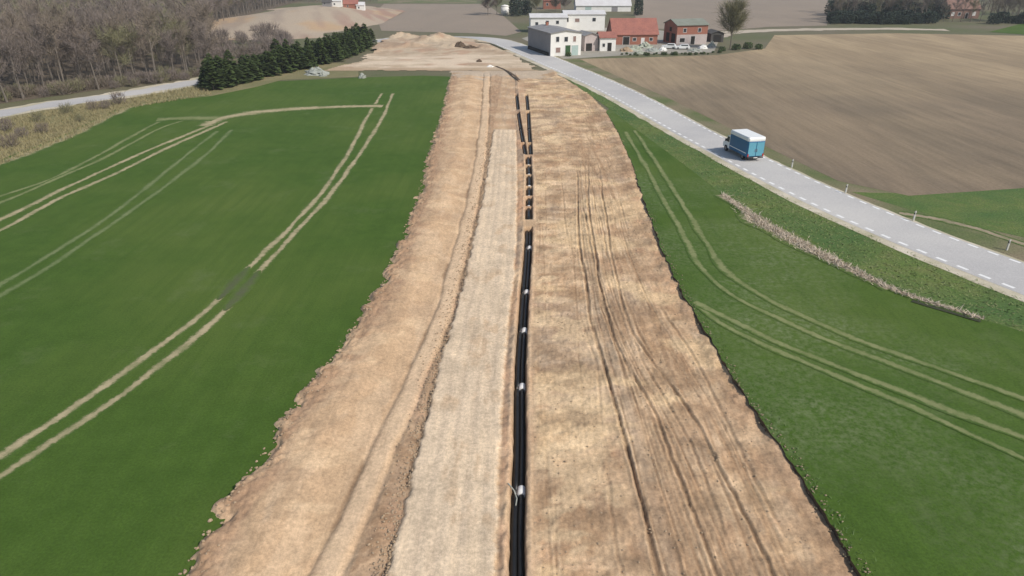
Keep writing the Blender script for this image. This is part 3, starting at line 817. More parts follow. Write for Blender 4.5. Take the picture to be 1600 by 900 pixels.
# reed belt along the ditch
rp = smooth_line(GL(REEDpx[4:11]), .5, 6)
ss = np.linspace(0, 1, len(rp)); wd = np.interp(ss, [0, .12, .3, .52, .7, .85, 1], [.2, .5, 1.0, .95, .6, .3, .18])
pts = []
for i, p in enumerate(rp):
    for _ in range(int(10 + 80 * wd[i])):
        pts.append((p[0] + rng.normal(.05, wd[i] * .45), p[1] + rng.normal(0, wd[i] * .6), .05))
blades('dry_reeds', pts, MT['reed'], .08, .32, .05, 1, 1.2)
dt = smooth_line(GL([(1425, 471), (1480, 488), (1532, 504)]), 1, 3)
ribbon('ditch', [tuple(p) for p in dt], .38, M('ditch_shadow', (.05, .055, .025), (.035, .04, .02), 1), CROPZ + .05, 95)  # flat dark ribbon paints the shadow on the lower side of the reeds
# rough verge grass
bx_ = rng.uniform(14, 80, 60000); by_ = 24 + 120 * rng.random(60000) ** 1.6
kk = inside([tuple(map(float, p)) for p in vg], bx_, by_)
pts = [(float(a), float(b), 0.) for a, b in zip(bx_[kk], by_[kk])][:11000]
blades('rough_grass', pts[:3000], MT['blade2'], .05, .14, .07, 2, 2.0)
bx_ = rng.uniform(40, 140, 60000); by_ = rng.uniform(40, 190, 60000)
kk = inside([tuple(map(float, p)) for p in fb[::-1] + far_edge[::-1] + [(140, 20)]], bx_, by_)
# dry grass of the left verge
dv = np.array(GL([(-100, 292), (0, 258), (110, 216), (200, 170), (330, 148), (318, 132), (200, 155), (100, 170), (0, 188), (-100, 216)]))
bx_ = rng.uniform(-120, -55, 30000); by_ = rng.uniform(85, 160, 30000); kk = inside(dv.tolist(), bx_, by_)
pts = [(float(a), float(b), 0.) for a, b in zip(bx_[kk], by_[kk])][:6000]
blades('dry_grass', pts, MT['strawgrass'], .25, .7, .05, 3, .4)
# taller crop plants standing along the cut edges and in the near corners
pts = []
for _ in range(1500):
    y = 16 + 60 * rng.random() ** 1.3; pts.append((float(fR(y)) + abs(rng.normal(.1, .5)) + .05, y, CROPZ))
blades('crop_plants', pts, MT['blade'], .06, .14, .025, 1, 1.0)

# ------------------------------------------------------------------ trees
def rv(s=1.): return Vector((random.gauss(0, s), random.gauss(0, s), random.gauss(0, s)))


def bare_tree_mesh(h, spread, ntw, limbs=7, tw=.055, seed=0):
    random.seed(seed)
    t, c = MB(), MB()
    lean = Vector((random.uniform(-.4, .4), random.uniform(-.4, .4), 0))
    P = lambda k: Vector((0, 0, -.3)) + (Vector((0, 0, h)) + lean) * k + Vector((math.sin(k * 5 + seed), math.cos(k * 4 + seed), 0)) * .12
    r0 = h * .013
    t.tube([P(k) for k in (0, .15, .4, .65, .85)], [r0 * 1.35, r0, r0 * .75, r0 * .45, r0 * .15], 5)
    for i in range(limbs):
        k = random.uniform(.28, .78); a = i * 2.4 + random.uniform(-.4, .4)
        l = spread * random.uniform(.6, 1.05) * (1.15 - .6 * abs(k - .5))
        d = Vector((math.cos(a), math.sin(a), random.uniform(.5, 1.3))).normalized()
        p0 = P(k); p1 = p0 + d * l * .5; p2 = p1 + (d + Vector((0, 0, .35))).normalized() * l * .5
        t.tube([p0, p1, p2], [r0 * .4, r0 * .25, r0 * .08], 4, False)
        for _ in range(ntw // limbs):
            q = random.random() ** .6
            b = p0.lerp(p1, q * 2) if q < .5 else p1.lerp(p2, q * 2 - 1)
            dd = (d * .6 + rv(.55) + Vector((0, 0, .45))).normalized()
            c.strip(b + rv(.25), dd, random.uniform(.7, 1.9) * spread / 3, tw * random.uniform(.6, 1.3), rv())
    for _ in range(ntw // 4):
        b = P(random.uniform(.5, .95)); c.strip(b + rv(.3), (rv(.6) + Vector((0, 0, .7))), random.uniform(.7, 1.8) * spread / 3, tw, rv())
    return t, c


def spruce_mesh(h, r, seed):
    random.seed(seed); t, c = MB(), MB()
    t.tube([(0, 0, -.2), (0, 0, h * .5), (0, 0, h * .95)], [h * .02, h * .013, .01], 5)
    for i in range(330):
        k = random.random() ** .75; z = .2 + k * (h - .3)
        rr = r * (1 - k) ** .6 * random.uniform(.5, 1.12) + .08; a = random.uniform(0, 6.28)
        d = Vector((math.cos(a), math.sin(a), random.uniform(-.25, .3)))
        p = Vector((0, 0, z)) + d * rr * .25; q = p + d * rr * .8
        s = Vector((-math.sin(a), math.cos(a), random.uniform(-.4, .4))) * (.16 + .22 * rr)
        c.add([p, q + s, q + d * .25 + Vector((0, 0, -.1)), q - s], [(0, 1, 2), (0, 2, 3)])
    for i in range(8): c.strip((0, 0, h * .9), rv(.15) + Vector((0, 0, 1)), h * .12, .1, rv())
    return t, c


def shrub_mesh(r, h, n, w, seed, leaf=False):
    random.seed(seed); t, c = MB(), MB()
    for i in range(6):
        a = i * 1.05; t.tube([(0, 0, -.1), (math.cos(a) * r * .35, math.sin(a) * r * .35, h * .5), (math.cos(a) * r * .6, math.sin(a) * r * .6, h * .85)], [.05, .035, .01], 4)
    for i in range(n):
        a = random.uniform(0, 6.28); k = random.random() ** .5; z = h * random.uniform(.05, .95)
        rr = r * k * math.sqrt(max(.1, 1 - (z / h - .35) ** 2 * 1.5))
        p = Vector((math.cos(a) * rr, math.sin(a) * rr, z))
        if leaf:
            s = w * random.uniform(.7, 1.4); u, v_ = rv().normalized() * s, rv().normalized() * s
            c.add([p - u, p + v_, p + u, p - v_], [(0, 1, 2, 3)])
        else: c.strip(p * .8, (p * .4 + rv(.4) + Vector((0, 0, .6))), random.uniform(.4, 1.) * h * .5, w, rv())
    return t, c


def joined(name, t, c, mt, mc):
    t.m = 0; k = len(t.f); t.add(c.v, c.f)
    me_o = mesh_obj(name, t.v, t.f, [mt, mc], None, [0] * k + [1] * (len(t.f) - k))
    me = me_o.data; bpy.data.objects.remove(me_o); return me


def parts_meshes(t, c, mt, mc):
    a = mesh_obj('trunk', t.v, t.f, mt); b_ = mesh_obj('crown', c.v, c.f, mc)
    r = (a.data, b_.data); bpy.data.objects.remove(a); bpy.data.objects.remove(b_); return r


def put(name, meshes, loc, rz, sc, label, cat, group=None, names=('trunk', 'crown')):
    if isinstance(meshes, tuple):
        r = empty(name, loc, rz); r.scale = (sc, sc, sc) if not isinstance(sc, tuple) else sc
        for nme_, me in zip(names, meshes): link(bpy.data.objects.new(nme_, me), r)
    else:
        r = link(bpy.data.objects.new(name, meshes)); r.location = loc; r.rotation_euler = (0, 0, rz)
        r.scale = (sc, sc, sc) if not isinstance(sc, tuple) else sc
    return tag(r, label, cat, group)


TW = ['twig', 'twig2', 'twig', 'twig3', 'twig2', 'twig']
BT = [bare_tree_mesh(11 + i % 3 * 1.2, 3.0 + .3 * (i % 2), 520, 8, .06, 100 + i) for i in range(6)]
BT_P = [parts_meshes(t, c, MT['bark'], MT[TW[i]]) for i, (t, c) in enumerate(BT)]
BT_J = [joined('bare_tree', t, c, MT['bark'], MT[TW[i]]) for i, (t, c) in enumerate(BT)]

# wood on the left
random.seed(11)
cand = []; gxs = np.arange(-400, -60, 4.6)
grid = [(x + random.uniform(-1.9, 1.9), y + random.uniform(-1.9, 1.9)) for x in gxs for y in np.arange(100, 470, 4.6)]
inn = inside(FOREST, np.array([q[0] for q in grid]), np.array([q[1] for q in grid]))
for q, ok_ in zip(grid, inn):
        if ok_:
            Zc = q[1] * CP + (CAMH - 7) * SP
            if abs(q[0] / Zc) < .84: cand.append((math.hypot(*q), q))
cand.sort()
GF = 'bare trees of the wood on the left'
near_t = cand[:165]
for i, (dd, (x, y)) in enumerate(near_t):
    k = random.randrange(6); front = i < 60
    put('bare_tree', BT_P[k] if front else BT_J[k], (x, y, 0), random.uniform(0, 6.28), random.uniform(.8, 1.2),
        'leafless grey-brown tree in the dense wood beyond the left road', 'tree', GF)
mbv, mbf, mi = [], [], []
LO = [bare_tree_mesh(12, 3.4, 150, 6, .12, 200 + i) for i in range(4)]
for dd, (x, y) in cand[165:]:
    t, c = LO[random.randrange(4)]; a = random.uniform(0, 6.28); ca, sa = math.cos(a), math.sin(a); s = random.uniform(.8, 1.2)
    m_ = random.choice((1, 1, 2, 2, 3))
    for part, idm in ((t, 0), (c, m_)):
        b0 = len(mbv)
        mbv += [((p[0] * ca - p[1] * sa) * s + x, (p[0] * sa + p[1] * ca) * s + y, p[2] * s) for p in part.v]
        mbf += [[b0 + i for i in f] for f in part.f]; mi += [idm] * len(part.f)
o = mesh_obj('forest', mbv, mbf, [MT['bark'], MT['twig'], MT['twig2'], MT['twig3']], None, mi); tag(o, kind='stuff')

# dark conifer belt
SPR = [spruce_mesh(5.0 + .6 * (i % 3), 1.35 + .15 * (i % 2), 300 + i) for i in range(5)]
SPR_P = [parts_meshes(t, c, MT['bark'], MT['needle']) for t, c in SPR]
line = smooth_line(GL([(334, 141), (400, 123), (470, 107), (520, 97), (560, 80), (582, 70)]), .5, 5)
sl = np.cumsum(np.r_[0, np.linalg.norm(np.diff(line, axis=0), axis=1)])
random.seed(5)
nrow = 28
words = ['first', 'second', 'third', 'fourth', 'fifth', 'sixth', 'seventh', 'eighth', 'ninth', 'tenth', 'eleventh', 'twelfth', 'thirteenth', 'fourteenth']
for row in range(4):
    for i in range(nrow):
        s = sl[-1] * (i + .5 * row) / (nrow - .5) + random.uniform(-1.1, 1.1)
        x = float(np.interp(s, sl, line[:, 0])); y = float(np.interp(s, sl, line[:, 1]))
        off = row * 2.3 + random.uniform(-.4, .4)
        if row == 0:
            w_ = words[i] + ' from the left end' if i < 14 else (words[nrow - 1 - i] + ' from the right end')
            lab = f'dark green conifer in the front row of the belt, {w_}'
            grp = 'dark conifers in the belt by the left road'
        else: lab, grp = 'dark green conifer in the rear row of the belt, behind the front conifers', 'rear conifers in the belt by the left road'
        put('conifer', SPR_P[random.randrange(5)], (x - off * .9, y + off * .5, 0), random.uniform(0, 6.28), (random.uniform(1.0, 1.6),) * 2 + (random.uniform(.55, 1.08) * (1.12 if i > 22 else 1),), lab, 'conifer', grp)

# scrub by the left road
SH = [shrub_mesh(1.3, 1.7, 260, .05, 400 + i) for i in range(3)]
SH_P = [parts_meshes(t, c, MT['bark'], MT[m_]) for (t, c), m_ in zip(SH, ('twig', 'twig2', 'twig3'))]
SHL = [shrub_mesh(1.5, 1.9, 420, .17, 420 + i, True) for i in range(2)]
SHL_P = [parts_meshes(t, c, MT['bark'], MT['leaf']) for t, c in SHL]
scr = [(186, 163, 1.3, 1, 'grey bare shrub close below the left road, largest on the verge'), (165, 170, .9, 1, 'small grey bare shrub beside the largest verge shrub'),
       (146, 172, 1.0, 0, 'brown bare shrub on the dry verge below the road edge'), (105, 178, 1.1, 2, 'olive budding shrub at mid verge under the left road'),
       (68, 208, 1.0, 0, 'dark brown shrub on the dry verge near the crop edge'), (60, 190, 1.0, 2, 'olive shrub on the verge above the dark brown shrub'),
       (18, 230, 1.2, 0, 'brown bare shrub at the left picture edge near the crop'), (8, 205, 1.2, 1, 'purple-grey shrub at the left picture edge under the road'),
       (35, 215, .9, 1, 'low grey shrub between the two left verge shrubs'), (125, 190, .7, 2, 'small olive shrub on the verge nearest the crop headland')]
for px, py, sc, k, lab in scr:
    x, y = G(px, py); put('shrub', SH_P[k], (x, y, 0), px, sc, lab, 'shrub', 'shrubs on the dry verge')
# brushwood along the foot of the wood
random.seed(19)
for i in range(70):
    px = -30 + i * 5.0 + random.uniform(-3, 3); py = 160 - px * .118 - random.uniform(0, 9); x, y = G(px, py)
    put('brushwood', SH_P[random.choice((0, 1, 0, 2))], (x, y, 0), i, random.uniform(.8, 1.7), 'leafless bush in the brushwood along the foot of the left wood', 'bush', 'brushwood along the foot of the left wood')
# purple thicket between wood and conifers
random.seed(9)
for i in range(34):
    px = random.uniform(322, 450); py = random.uniform(62, 100) - (px - 322) * .12
    x, y = G(px, py); put('thicket_shrub', SH_P[random.choice((1, 1, 0))], (x, y, 0), i, random.uniform(1.5, 2.6),
                          'leafless purple-grey bush in the thicket behind the conifer belt', 'bush', 'bushes of the thicket behind the conifers')

# far wood edge on the right, dark under-storey
random.seed(21)
DARKB = [shrub_mesh(2.6, 4.2, 700, .26, 440 + i, True) for i in range(2)]
MT['ivy'] = M('dark_evergreen', (.040, .056, .036), (.026, .040, .028), 1.5, fine=(6, .3))
DB_P = [parts_meshes(t, c, MT['bark'], MT['ivy']) for t, c in DARKB]
for i in range(90):
    px = 1298 + (i % 45) * 7.6 + random.uniform(-3, 3); py = (36 if i < 45 else 27) - random.uniform(0, 8)
    if 1474 < px < 1545 and py > 20: py = random.uniform(8, 16)
    x, y = G(px, py)
    put('bare_tree', BT_J[random.randrange(6)], (x, y, 0), i, random.uniform(.9, 1.3), 'leafless tree in the copse at the far right edge of the fields', 'tree', 'trees of the far right copse')
for i in range(64):
    px = 1298 + i * 2.9 + random.uniform(-2, 2) if i < 56 else 1552 + (i - 56) * 12; py = 38 - random.uniform(0, 5); x, y = G(px, py)
    put('evergreen_bush', DB_P[i % 2], (x, y, 0), i, random.uniform(.65, 1.15), 'dark evergreen bush at the foot of the far right copse', 'bush', 'evergreen bushes under the far right copse')
BL = shrub_mesh(2.4, 4, 420, .2, 460, True); BL_P = parts_meshes(*BL, MT['bark'], MT['blossom'])
for i in range(26):
    px = 1302 + i * 6.6 + random.uniform(-3, 3); py = 31 - random.uniform(0, 8); x, y = G(px, py)
    put('evergreen_bush', DB_P[i % 2], (x, y, 0), i, random.uniform(1.2, 1.7), 'tall dark evergreen bush inside the far right copse', 'bush', 'tall evergreen bushes inside the far right copse')
for i, px in enumerate((1474, 1488, 1501, 1516, 1531, 1544, 1556, 1570, 1584, 1598)):
    x, y = G(px, 34); put('bare_tree', BT_J[i % 6], (x, y, 0), i, .7 + .06 * (i % 4), 'leafless tree in front of the red house in the far right copse', 'tree', 'trees veiling the copse house')
for px, lab in ((1372, 'pale blossoming bush, leftmost of three in the far right copse'), (1392, 'yellowish blossoming bush, middle of three in the far right copse'), (1408, 'pale yellow blossoming bush, rightmost of three in the far right copse')):
    x, y = G(px, 17); put('blossom_bush', BL_P, (x, y, 0), px, .9, lab, 'bush', 'blossoming bushes in the copse')

# trees about the farm
def one_tree(px, py, sc, k, lab, name='bare_tree'):
    x, y = G(px, py); return put(name, BT_P[k], (x, y, 0), px, sc, lab, 'tree')


DT = [bare_tree_mesh(10.5, 4.6, 1500, 12, .09, 90 + i) for i in range(3)]
BT_P = [parts_meshes(t, c, MT['bark'], MT[m_]) for (t, c), m_ in zip(DT, ('twig', 'twig2', 'twig', ))] + [parts_meshes(*DT[2], MT['bark'], MT['twig3'])]
x, y = G(1140, 76)
T9 = bare_tree_mesh(12.5, 5.6, 2600, 16, .075, 77); put('bare_tree', parts_meshes(*T9, MT['bark'], MT['twig3']), (x, y, 0), 0, (1.0, 1.0, 1.05), 'broad leafless olive-brown tree right of the red brick house', 'tree')
one_tree(762, 24, 1.0, 1, 'purple-grey leafless tree, leftmost above the farm'); one_tree(776, 22, .95, 3, 'olive leafless tree beside the white tank')
one_tree(838, 24, .95, 3, 'olive-brown leafless tree behind the long white house'); one_tree(868, 20, .8, 0, 'thin leafless tree before the far red house')
one_tree(882, 18, .8, 1, 'small leafless tree left of the far long barn')
EV = spruce_mesh(9, 3.0, 350); EV2 = shrub_mesh(3.2, 7.5, 1300, .3, 351, True)
evp = parts_meshes(*EV2, MT['bark'], MT['ivy'])
x, y = G(806, 25); put('evergreen_tree', evp, (x, y, 0), 0, 1.05, 'big dark evergreen tree right of the white tank', 'tree')
x, y = G(822, 22); put('evergreen_tree', evp, (x, y, 0), 2, .85, 'smaller dark evergreen tree left of the far red house', 'tree')
x, y = G(997, 24); put('evergreen_tree', evp, (x, y, 0), 1, (.7, .7, 1.0), 'dark tree at the right end of the far long barn', 'tree')
for px, py, sc, lab in ((1150, 78, .9, 'green bush at the foot of the broad olive-brown tree'), (1168, 76, 1.0, 'green bush, middle of the row right of the farm'), (1185, 77, .8, 'green bush at the right end of the row beside the farm'),
                        (888, 88, .6, 'small green bush before the white gable'), (1012, 87, .45, 'low bush at the field edge before the red barn'), (1055, 86, .5, 'low bush at the field edge before the parked cars'), (1078, 86, .4, 'smallest bush at the field edge before the red brick house'), (1128, 80, .7, 'low green bush left of the broad olive-brown tree')):
    x, y = G(px, py); put('green_bush', SHL_P[px % 2], (x, y, 0), px, sc, lab, 'bush', 'green bushes round the farm')

# ------------------------------------------------------------------ buildings
def building(name, label, loc, rz, w, l, he, hr, wall, roof, axis='y', wins=(), doors=(), flat=False, over=.35, cat='building', chim=()):
    """local x along the front, y going back, front wall at y=0"""
    r = empty(name, (loc[0], loc[1], 0), rz); tag(r, label, cat)
    mb = MB(); mb.box(0, w, 0, l, -.3, he)
    if not flat:
        if axis == 'y': mb.add([(0, .0, he), (w, .0, he), (w / 2, .0, hr), (0, l, he), (w, l, he), (w / 2, l, hr)], [(0, 1, 2), (5, 4, 3), (0, 2, 5, 3), (1, 4, 5, 2)])
        else: mb.add([(0, 0, he), (0, l, he), (0, l / 2, hr), (w, 0, he), (w, l, he), (w, l / 2, hr)], [(0, 2, 1), (3, 4, 5), (0, 3, 5, 2), (1, 2, 5, 4)])
    mb.build('wall', wall, r)
    rb = MB(); t = .16
    if flat: rb.box(-over, w + over, -over, l + over, he + .003, he + .3)
    else:
        half = (w if axis == 'y' else l) / 2; sl_ = (hr - he) / half
        for sgn in (0, 1):
            e0, e1 = (-over, half) if sgn == 0 else (half, 2 * half + over)
            z0 = he - over * sl_ + .02 if sgn == 0 else hr + .02; z1 = hr + .02 if sgn == 0 else he - over * sl_ + .02
            if axis == 'y':
                vs = [(e0, -over, z0), (e1, -over, z1), (e1, l + over, z1), (e0, l + over, z0)]
            else:
                vs = [(-over, e0, z0), (w + over, e0, z0), (w + over, e1, z1), (-over, e1, z1)]
            rb.add(vs + [(a, b_, c + t) for a, b_, c in vs], [(3, 2, 1, 0), (4, 5, 6, 7), (0, 1, 5, 4), (1, 2, 6, 5), (2, 3, 7, 6), (3, 0, 4, 7)])
    ro = rb.build('roof', roof, r)
    for (cx_, cy_, ch) in chim:
        c = MB(); c.box(cx_ - .35, cx_ + .35, cy_ - .35, cy_ + .35, he, ch); c.box(cx_ - .42, cx_ + .42, cy_ - .42, cy_ + .42, ch + .003, ch + .15); c.build('chimney', MT['brick'], ro)

    def panel(nm, face, c, z, pw, ph, mat, fr):
        mb = MB(); fb_ = MB(); d0, d1 = .012, .05
        def bx(m_, a0, a1, z0, z1, q):
            if face == 'front': m_.box(a0, a1, -q, -.003, z0, z1)
            elif face == 'left': m_.box(-q, -.003, a0, a1, z0, z1)
            else: m_.box(w + .003, w + q, a0, a1, z0, z1)
        bx(mb, c - pw / 2, c + pw / 2, z, z + ph, d0 + .02)
        ob = mb.build(nm, mat, r)
        if fr:
            f_ = .09
            bx(fb_, c - pw / 2 - f_, c - pw / 2, z, z + ph, d1); bx(fb_, c + pw / 2, c + pw / 2 + f_, z, z + ph, d1)
            bx(fb_, c - pw / 2 - f_, c + pw / 2 + f_, z + ph, z + ph + f_, d1); bx(fb_, c - pw / 2 - f_, c + pw / 2 + f_, z - f_, z, d1 + .02)
            fb_.build('frame', fr, ob)
    for q in wins: panel('window', *q)
    for q in doors: panel('door', *q)
    return r


g0 = G(860, 88); RZ = math.atan2(.31, .95)
FR = MT['frame']; GLS = MT['glass']
PB = M('brown_shutter', (.30, .2, .17), (.22, .15, .13), 1)
building('farmhouse', 'white-fronted two-storey farmhouse with a roadside wall greyed for shade', g0, RZ, 9.0, 18.5, 5.9, 6.5, MT['white_wall'], MT['grey_roof'], 'y',
         wins=[('front', 2.0, 3.7, .9, 1.3, GLS, FR), ('front', 4.5, 3.7, 1.0, 1.2, GLS, FR), ('front', 7.0, 3.6, .8, 1.4, PB, FR), ('front', 2.2, .9, 1.3, 1.3, PB, FR),
               ('left', 4, 3.4, .8, 1.0, GLS, MT['grey_wall']), ('left', 10, 3.4, .8, 1.0, GLS, MT['grey_wall'])],
         doors=[('front', 5.1, 0, 1.5, 2.7, MT['green_door'], FR), ('front', 7.2, 0, 1.9, 2.6, MT['teal_door'], FR)], cat='house', chim=[(4.5, 15, 7.4)])
# shade on the farmhouse side wall, put in as a thin grey skin
fh = [o for o in bpy.data.objects if o.name == 'farmhouse'][0]
mb = MB(); mb.box(-.06, -.004, .0, 18.5, -.2, 5.75); mb.build('side_shade', MT['grey_wall'], fh)
gq = G(818, 66)
mb = MB(); mb.m = 0; mb.box(-.5, -.065, 1., 17.5, -.1, .9); mb.build('dark_foot_strip', MT['dark'], fh)  # dark strip along the foot of the left wall

building('garage', 'low grey-mauve garage with a black opening beside the white farmhouse', G(913, 80), RZ, 4.2, 7, 4.2, 4.9, MT['pale_brick'], MT['grey_roof'], 'y',
         doors=[('front', 1.4, 0, 1.9, 2.1, MT['dark'], None)], cat='garage')
building('white_annex', 'small white annex with a dark doorway left of the red barn', G(937, 80), .08, 4.6, 6, 3.7, 4.9, MT['white_wall'], MT['red_tile'], 'x',
         doors=[('front', 2.8, 0, 1.2, 2.3, MT['dark'], FR)], wins=[('front', 1.1, 1.2, .7, .9, GLS, FR)], cat='outbuilding')
building('red_barn', 'red-tiled brick barn in the middle of the farm', G(957, 70), .06, 14.0, 9.5, 3.1, 7.2, MT['brick'], MT['red_tile'], 'x',
         doors=[('front', 4.2, 0, 2.0, 2.3, MT['dark'], FR), ('front', 9.4, 0, 1.1, 2.0, MT['frame'], None)], wins=[('front', 6.8, 1.1, 1.0, .9, GLS, FR), ('front', 12., 1.1, 1.0, .9, GLS, FR)], cat='barn')
rb_ = building('red_house', 'red brick house with pale lower walls and mossy roof, right of the red barn', G(1056, 70), RZ * .8, 10.4, 9, 5.6, 7.0, MT['brick'], MT['moss_roof'], 'x',
               doors=[('front', 5.6, 0, 1.4, 2.4, MT['dark'], FR)], wins=[('front', 2.0, .7, 1.7, 1.2, MT['dark'], FR), ('front', 2.6, 3.6, 1, 1.1, GLS, FR), ('front', 7.6, 3.6, 1, 1.1, GLS, FR),
                     ('left', 2.2, .5, 2.6, 2.6, MT['dark'], None), ('left', 6., .5, 2.2, 2.6, MT['dark'], None), ('left', 4.4, 3.6, 1.4, 1.2, MT['dark'], None)], cat='house')
mb = MB(); mb.box(.02, 10.38, -.055, -.004, 0.0, 2.75)
# pale lower wall drawn round the openings
mb = MB()
for a, b_, z0, z1 in ((.02, 1.05, 0, 2.9), (1.05, 2.95, 0, .6), (1.05, 2.95, 2.0, 2.9), (2.95, 4.8, 0, 2.9), (4.8, 6.4, 2.52, 2.9), (6.4, 10.38, 0, 2.9)): mb.box(a, b_, -.045, -.004, z0, z1)
mb.build('pale_base', MT['pale_brick'], rb_)
building('lean_to', 'black timber lean-to against the right side of the red brick house', G(1110, 66), .1, 4.2, 6, 2.6, 3.3, MT['dark_roof'], MT['dark_roof'], 'y', doors=[('front', 2.1, 0, 2.6, 2.2, MT['dark'], None)], cat='shed')
building('white_house', 'long low white house behind the white-fronted farmhouse', G(829, 51), .04, 13.0, 8, 5.0, 6.0, MT['white_wall'], MT['pale_roof'], 'x',
         wins=[('front', 2.2, 2.4, 1, 1.1, GLS, FR), ('front', 6, 2.9, 1, 1.1, GLS, FR), ('front', 9.6, 2.9, 1, 1.1, GLS, FR)], cat='house')
building('white_house', 'taller white house with one black window behind the garage', G(881, 48), .04, 15.0, 8, 5.6, 6.6, MT['white_wall'], MT['pale_roof'], 'x',
         wins=[('front', .9, 3.0, 1.4, 1.6, MT['dark'], FR), ('front', 4.8, 3.0, 1.6, 1.2, PB, FR), ('front', 11, 3.2, 1.2, 1.2, GLS, FR)], cat='house')
building('long_barn', 'long pale-roofed white barn far behind the farm', G(900, 18), .0, 27.0, 12, 2.7, 6.4, MT['white_wall'], MT['pale_roof'], 'x',
         doors=[('front', 6, 0, 3, 2.2, MT['teal_door'], None), ('front', 19, 0, 3, 2.2, MT['grey_wall'], None)], cat='barn')
building('far_red_house', 'far red brick house between the dark evergreen trees and the long barn', G(849, 14), .0, 9, 7, 4.2, 6.5, MT['brick'], MT['red_tile'], 'x', wins=[('front', 2, 1.6, 1, 1.2, GLS, FR), ('front', 6.5, 1.6, 1, 1.2, GLS, FR)], cat='house')
building('copse_house', 'red brick house with pale trim in the far right copse', G(1480, 29), .05, 14, 8, 4.0, 7.6, MT['dull_brick'], MT['dull_brick'], 'x',
         wins=[('front', 2, 1.2, 1.2, 1.3, FR, FR), ('front', 5, 1.2, 1.2, 1.3, GLS, FR), ('front', 11.5, 1.2, 1.4, 1.4, FR, FR)], doors=[('front', 8.4, 0, 1.2, 2.2, MT['dark'], FR)], cat='house', chim=[(9, 4, 8.4)])


def cyl_thing(name, label, cat, px, py, r, h, mat, cap):
    x, y = G(px, py); e = empty(name, (x, y, 0)); tag(e, label, cat)
    a = MB(); a.tube([(0, 0, -.1), (0, 0, h)], r, 20); a.build('shell', mat, e, True)
    c = MB(); c.tube([(0, 0, h + .003), (0, 0, h + r * .25), (0, 0, h + r * .4)], [r * 1.04, r * .8, r * .15], 20); c.build('dome', cap, e, True); return e


cyl_thing('white_tank', 'white round tank beside the dark evergreen trees', 'tank', 789, 23, 1.9, 3.6, MT['white_wall'], MT['white_wall'])
# hamlet on the hill top
for px, py, w, l, h1, h2, wl, rf, lab in ((506, 17, 5, 5, 2.2, 3.6, 'grey_wall', 'dark_roof', 'dark-roofed hut at the left end of the hilltop buildings'),
                                          (520, 15, 6, 5, 3.4, 5.2, 'white_wall', 'pale_roof', 'white house near the left end of the hilltop buildings'),
                                          (538, 14, 9, 6, 2.8, 5, 'brick', 'red_tile', 'red-roofed brick house on the far hilltop'),
                                          (558, 14, 5, 5, 3.0, 4.6, 'white_wall', 'pale_roof', 'white house at the right end of the hilltop buildings')):
    x, y = G(px, py + 10); bo = building('hill_house', lab, (x, y), .05, w, l, h1, h2, MT[wl], MT[rf], 'x', wins=[('front', w * .3, 1, .9, 1, GLS, FR)], cat='house'); bo.scale = (.72, .72, .72)
    bo.location.z = hill_z(x + w / 2, y + 2) - .1
for i, px in enumerate((496, 514, 531, 549, 569, 484)):
    x, y = G(px, 17); put('bare_tree', BT_J[i], (x, y, max(0, hill_z(x, y) - .2)), i, .65, 'leafless tree behind the hilltop buildings', 'tree', 'trees behind the hilltop buildings')
random.seed(33)
for i in range(26):
    px = 450 + i * 5.8 + random.uniform(-3, 3); py = 3 - random.uniform(0, 5); x, y = G(px, max(py, -6))
    put('bare_tree', BT_J[i % 6], (x, y, max(0, hill_z(x, y) - .3)), i, random.uniform(.7, 1.), 'leafless tree of the far wood edge behind the bare hill', 'tree', 'trees behind the bare hill')


# ------------------------------------------------------------------ farmyard clutter
def heap_mesh(name, label, cat, px, py, rx, ry, h, mat, seed, kindparts=()):
    x, y = G(px, py); vs, fs = [], []; n, m_ = 18, 7
    r_ = np.random.default_rng(seed)
    for j in range(m_ + 1):
        k = j / m_
        for i in range(n):
            a = 2 * math.pi * i / n; q = (1 - k) * (1 + .16 * r_.normal()) if j < m_ else 0
            vs.append((math.cos(a) * rx * q, math.sin(a) * ry * q, h * (1 - (1 - k) ** 1.7) * (1 + .13 * r_.normal() * (j > 0)) - (.1 if j == 0 else 0)))
    for j in range(m_):
        for i in range(n): fs.append((j * n + i, j * n + (i + 1) % n, (j + 1) * n + (i + 1) % n, (j + 1) * n + i))
    o = mesh_obj(name, vs, fs, mat); o.location = (x, y, 0); return tag(o, label, cat)


for k, (px, py, rx, ry, h, mat, lab) in enumerate([
    (978, 80, 2.2, 1.6, 1.1, 'clod', 'reddish soil heap before the red barn, leftmost heap in the yard'), (992, 78, 2.6, 2, 1.2, 'scrap', 'greenish rubble heap before the red barn'),
    (1008, 74, 2.4, 2, 1.5, 'scrap', 'tall greenish rubble heap at the right corner of the red barn'), (1020, 80, 2.4, 1.6, .9, 'stone', 'pale stone heap between barn and red brick house'),
    (1085, 80, 2.2, 1.4, .8, 'stone', 'pale stone heap at the front edge below the red brick house'), (1112, 72, 1.2, 1.0, 1.2, 'stone', 'pale heap before the black lean-to')
    , (1036, 79, 1.3, .9, 1.0, 'white_wall', 'white tarpaulin heap left of the two parked cars'), (1098, 76, 1.5, 1.0, 1.1, 'white_wall', 'white heap right of the two parked cars'),
    (1000, 84, 2.4, .9, .7, 'scrap', 'low greenish rubble heap nearest the ploughed field')]):
    heap_mesh('rubble_heap' if mat != 'clod' else 'soil_heap', lab, 'heap', px, py, rx, ry, h, MT[mat], 500 + k)
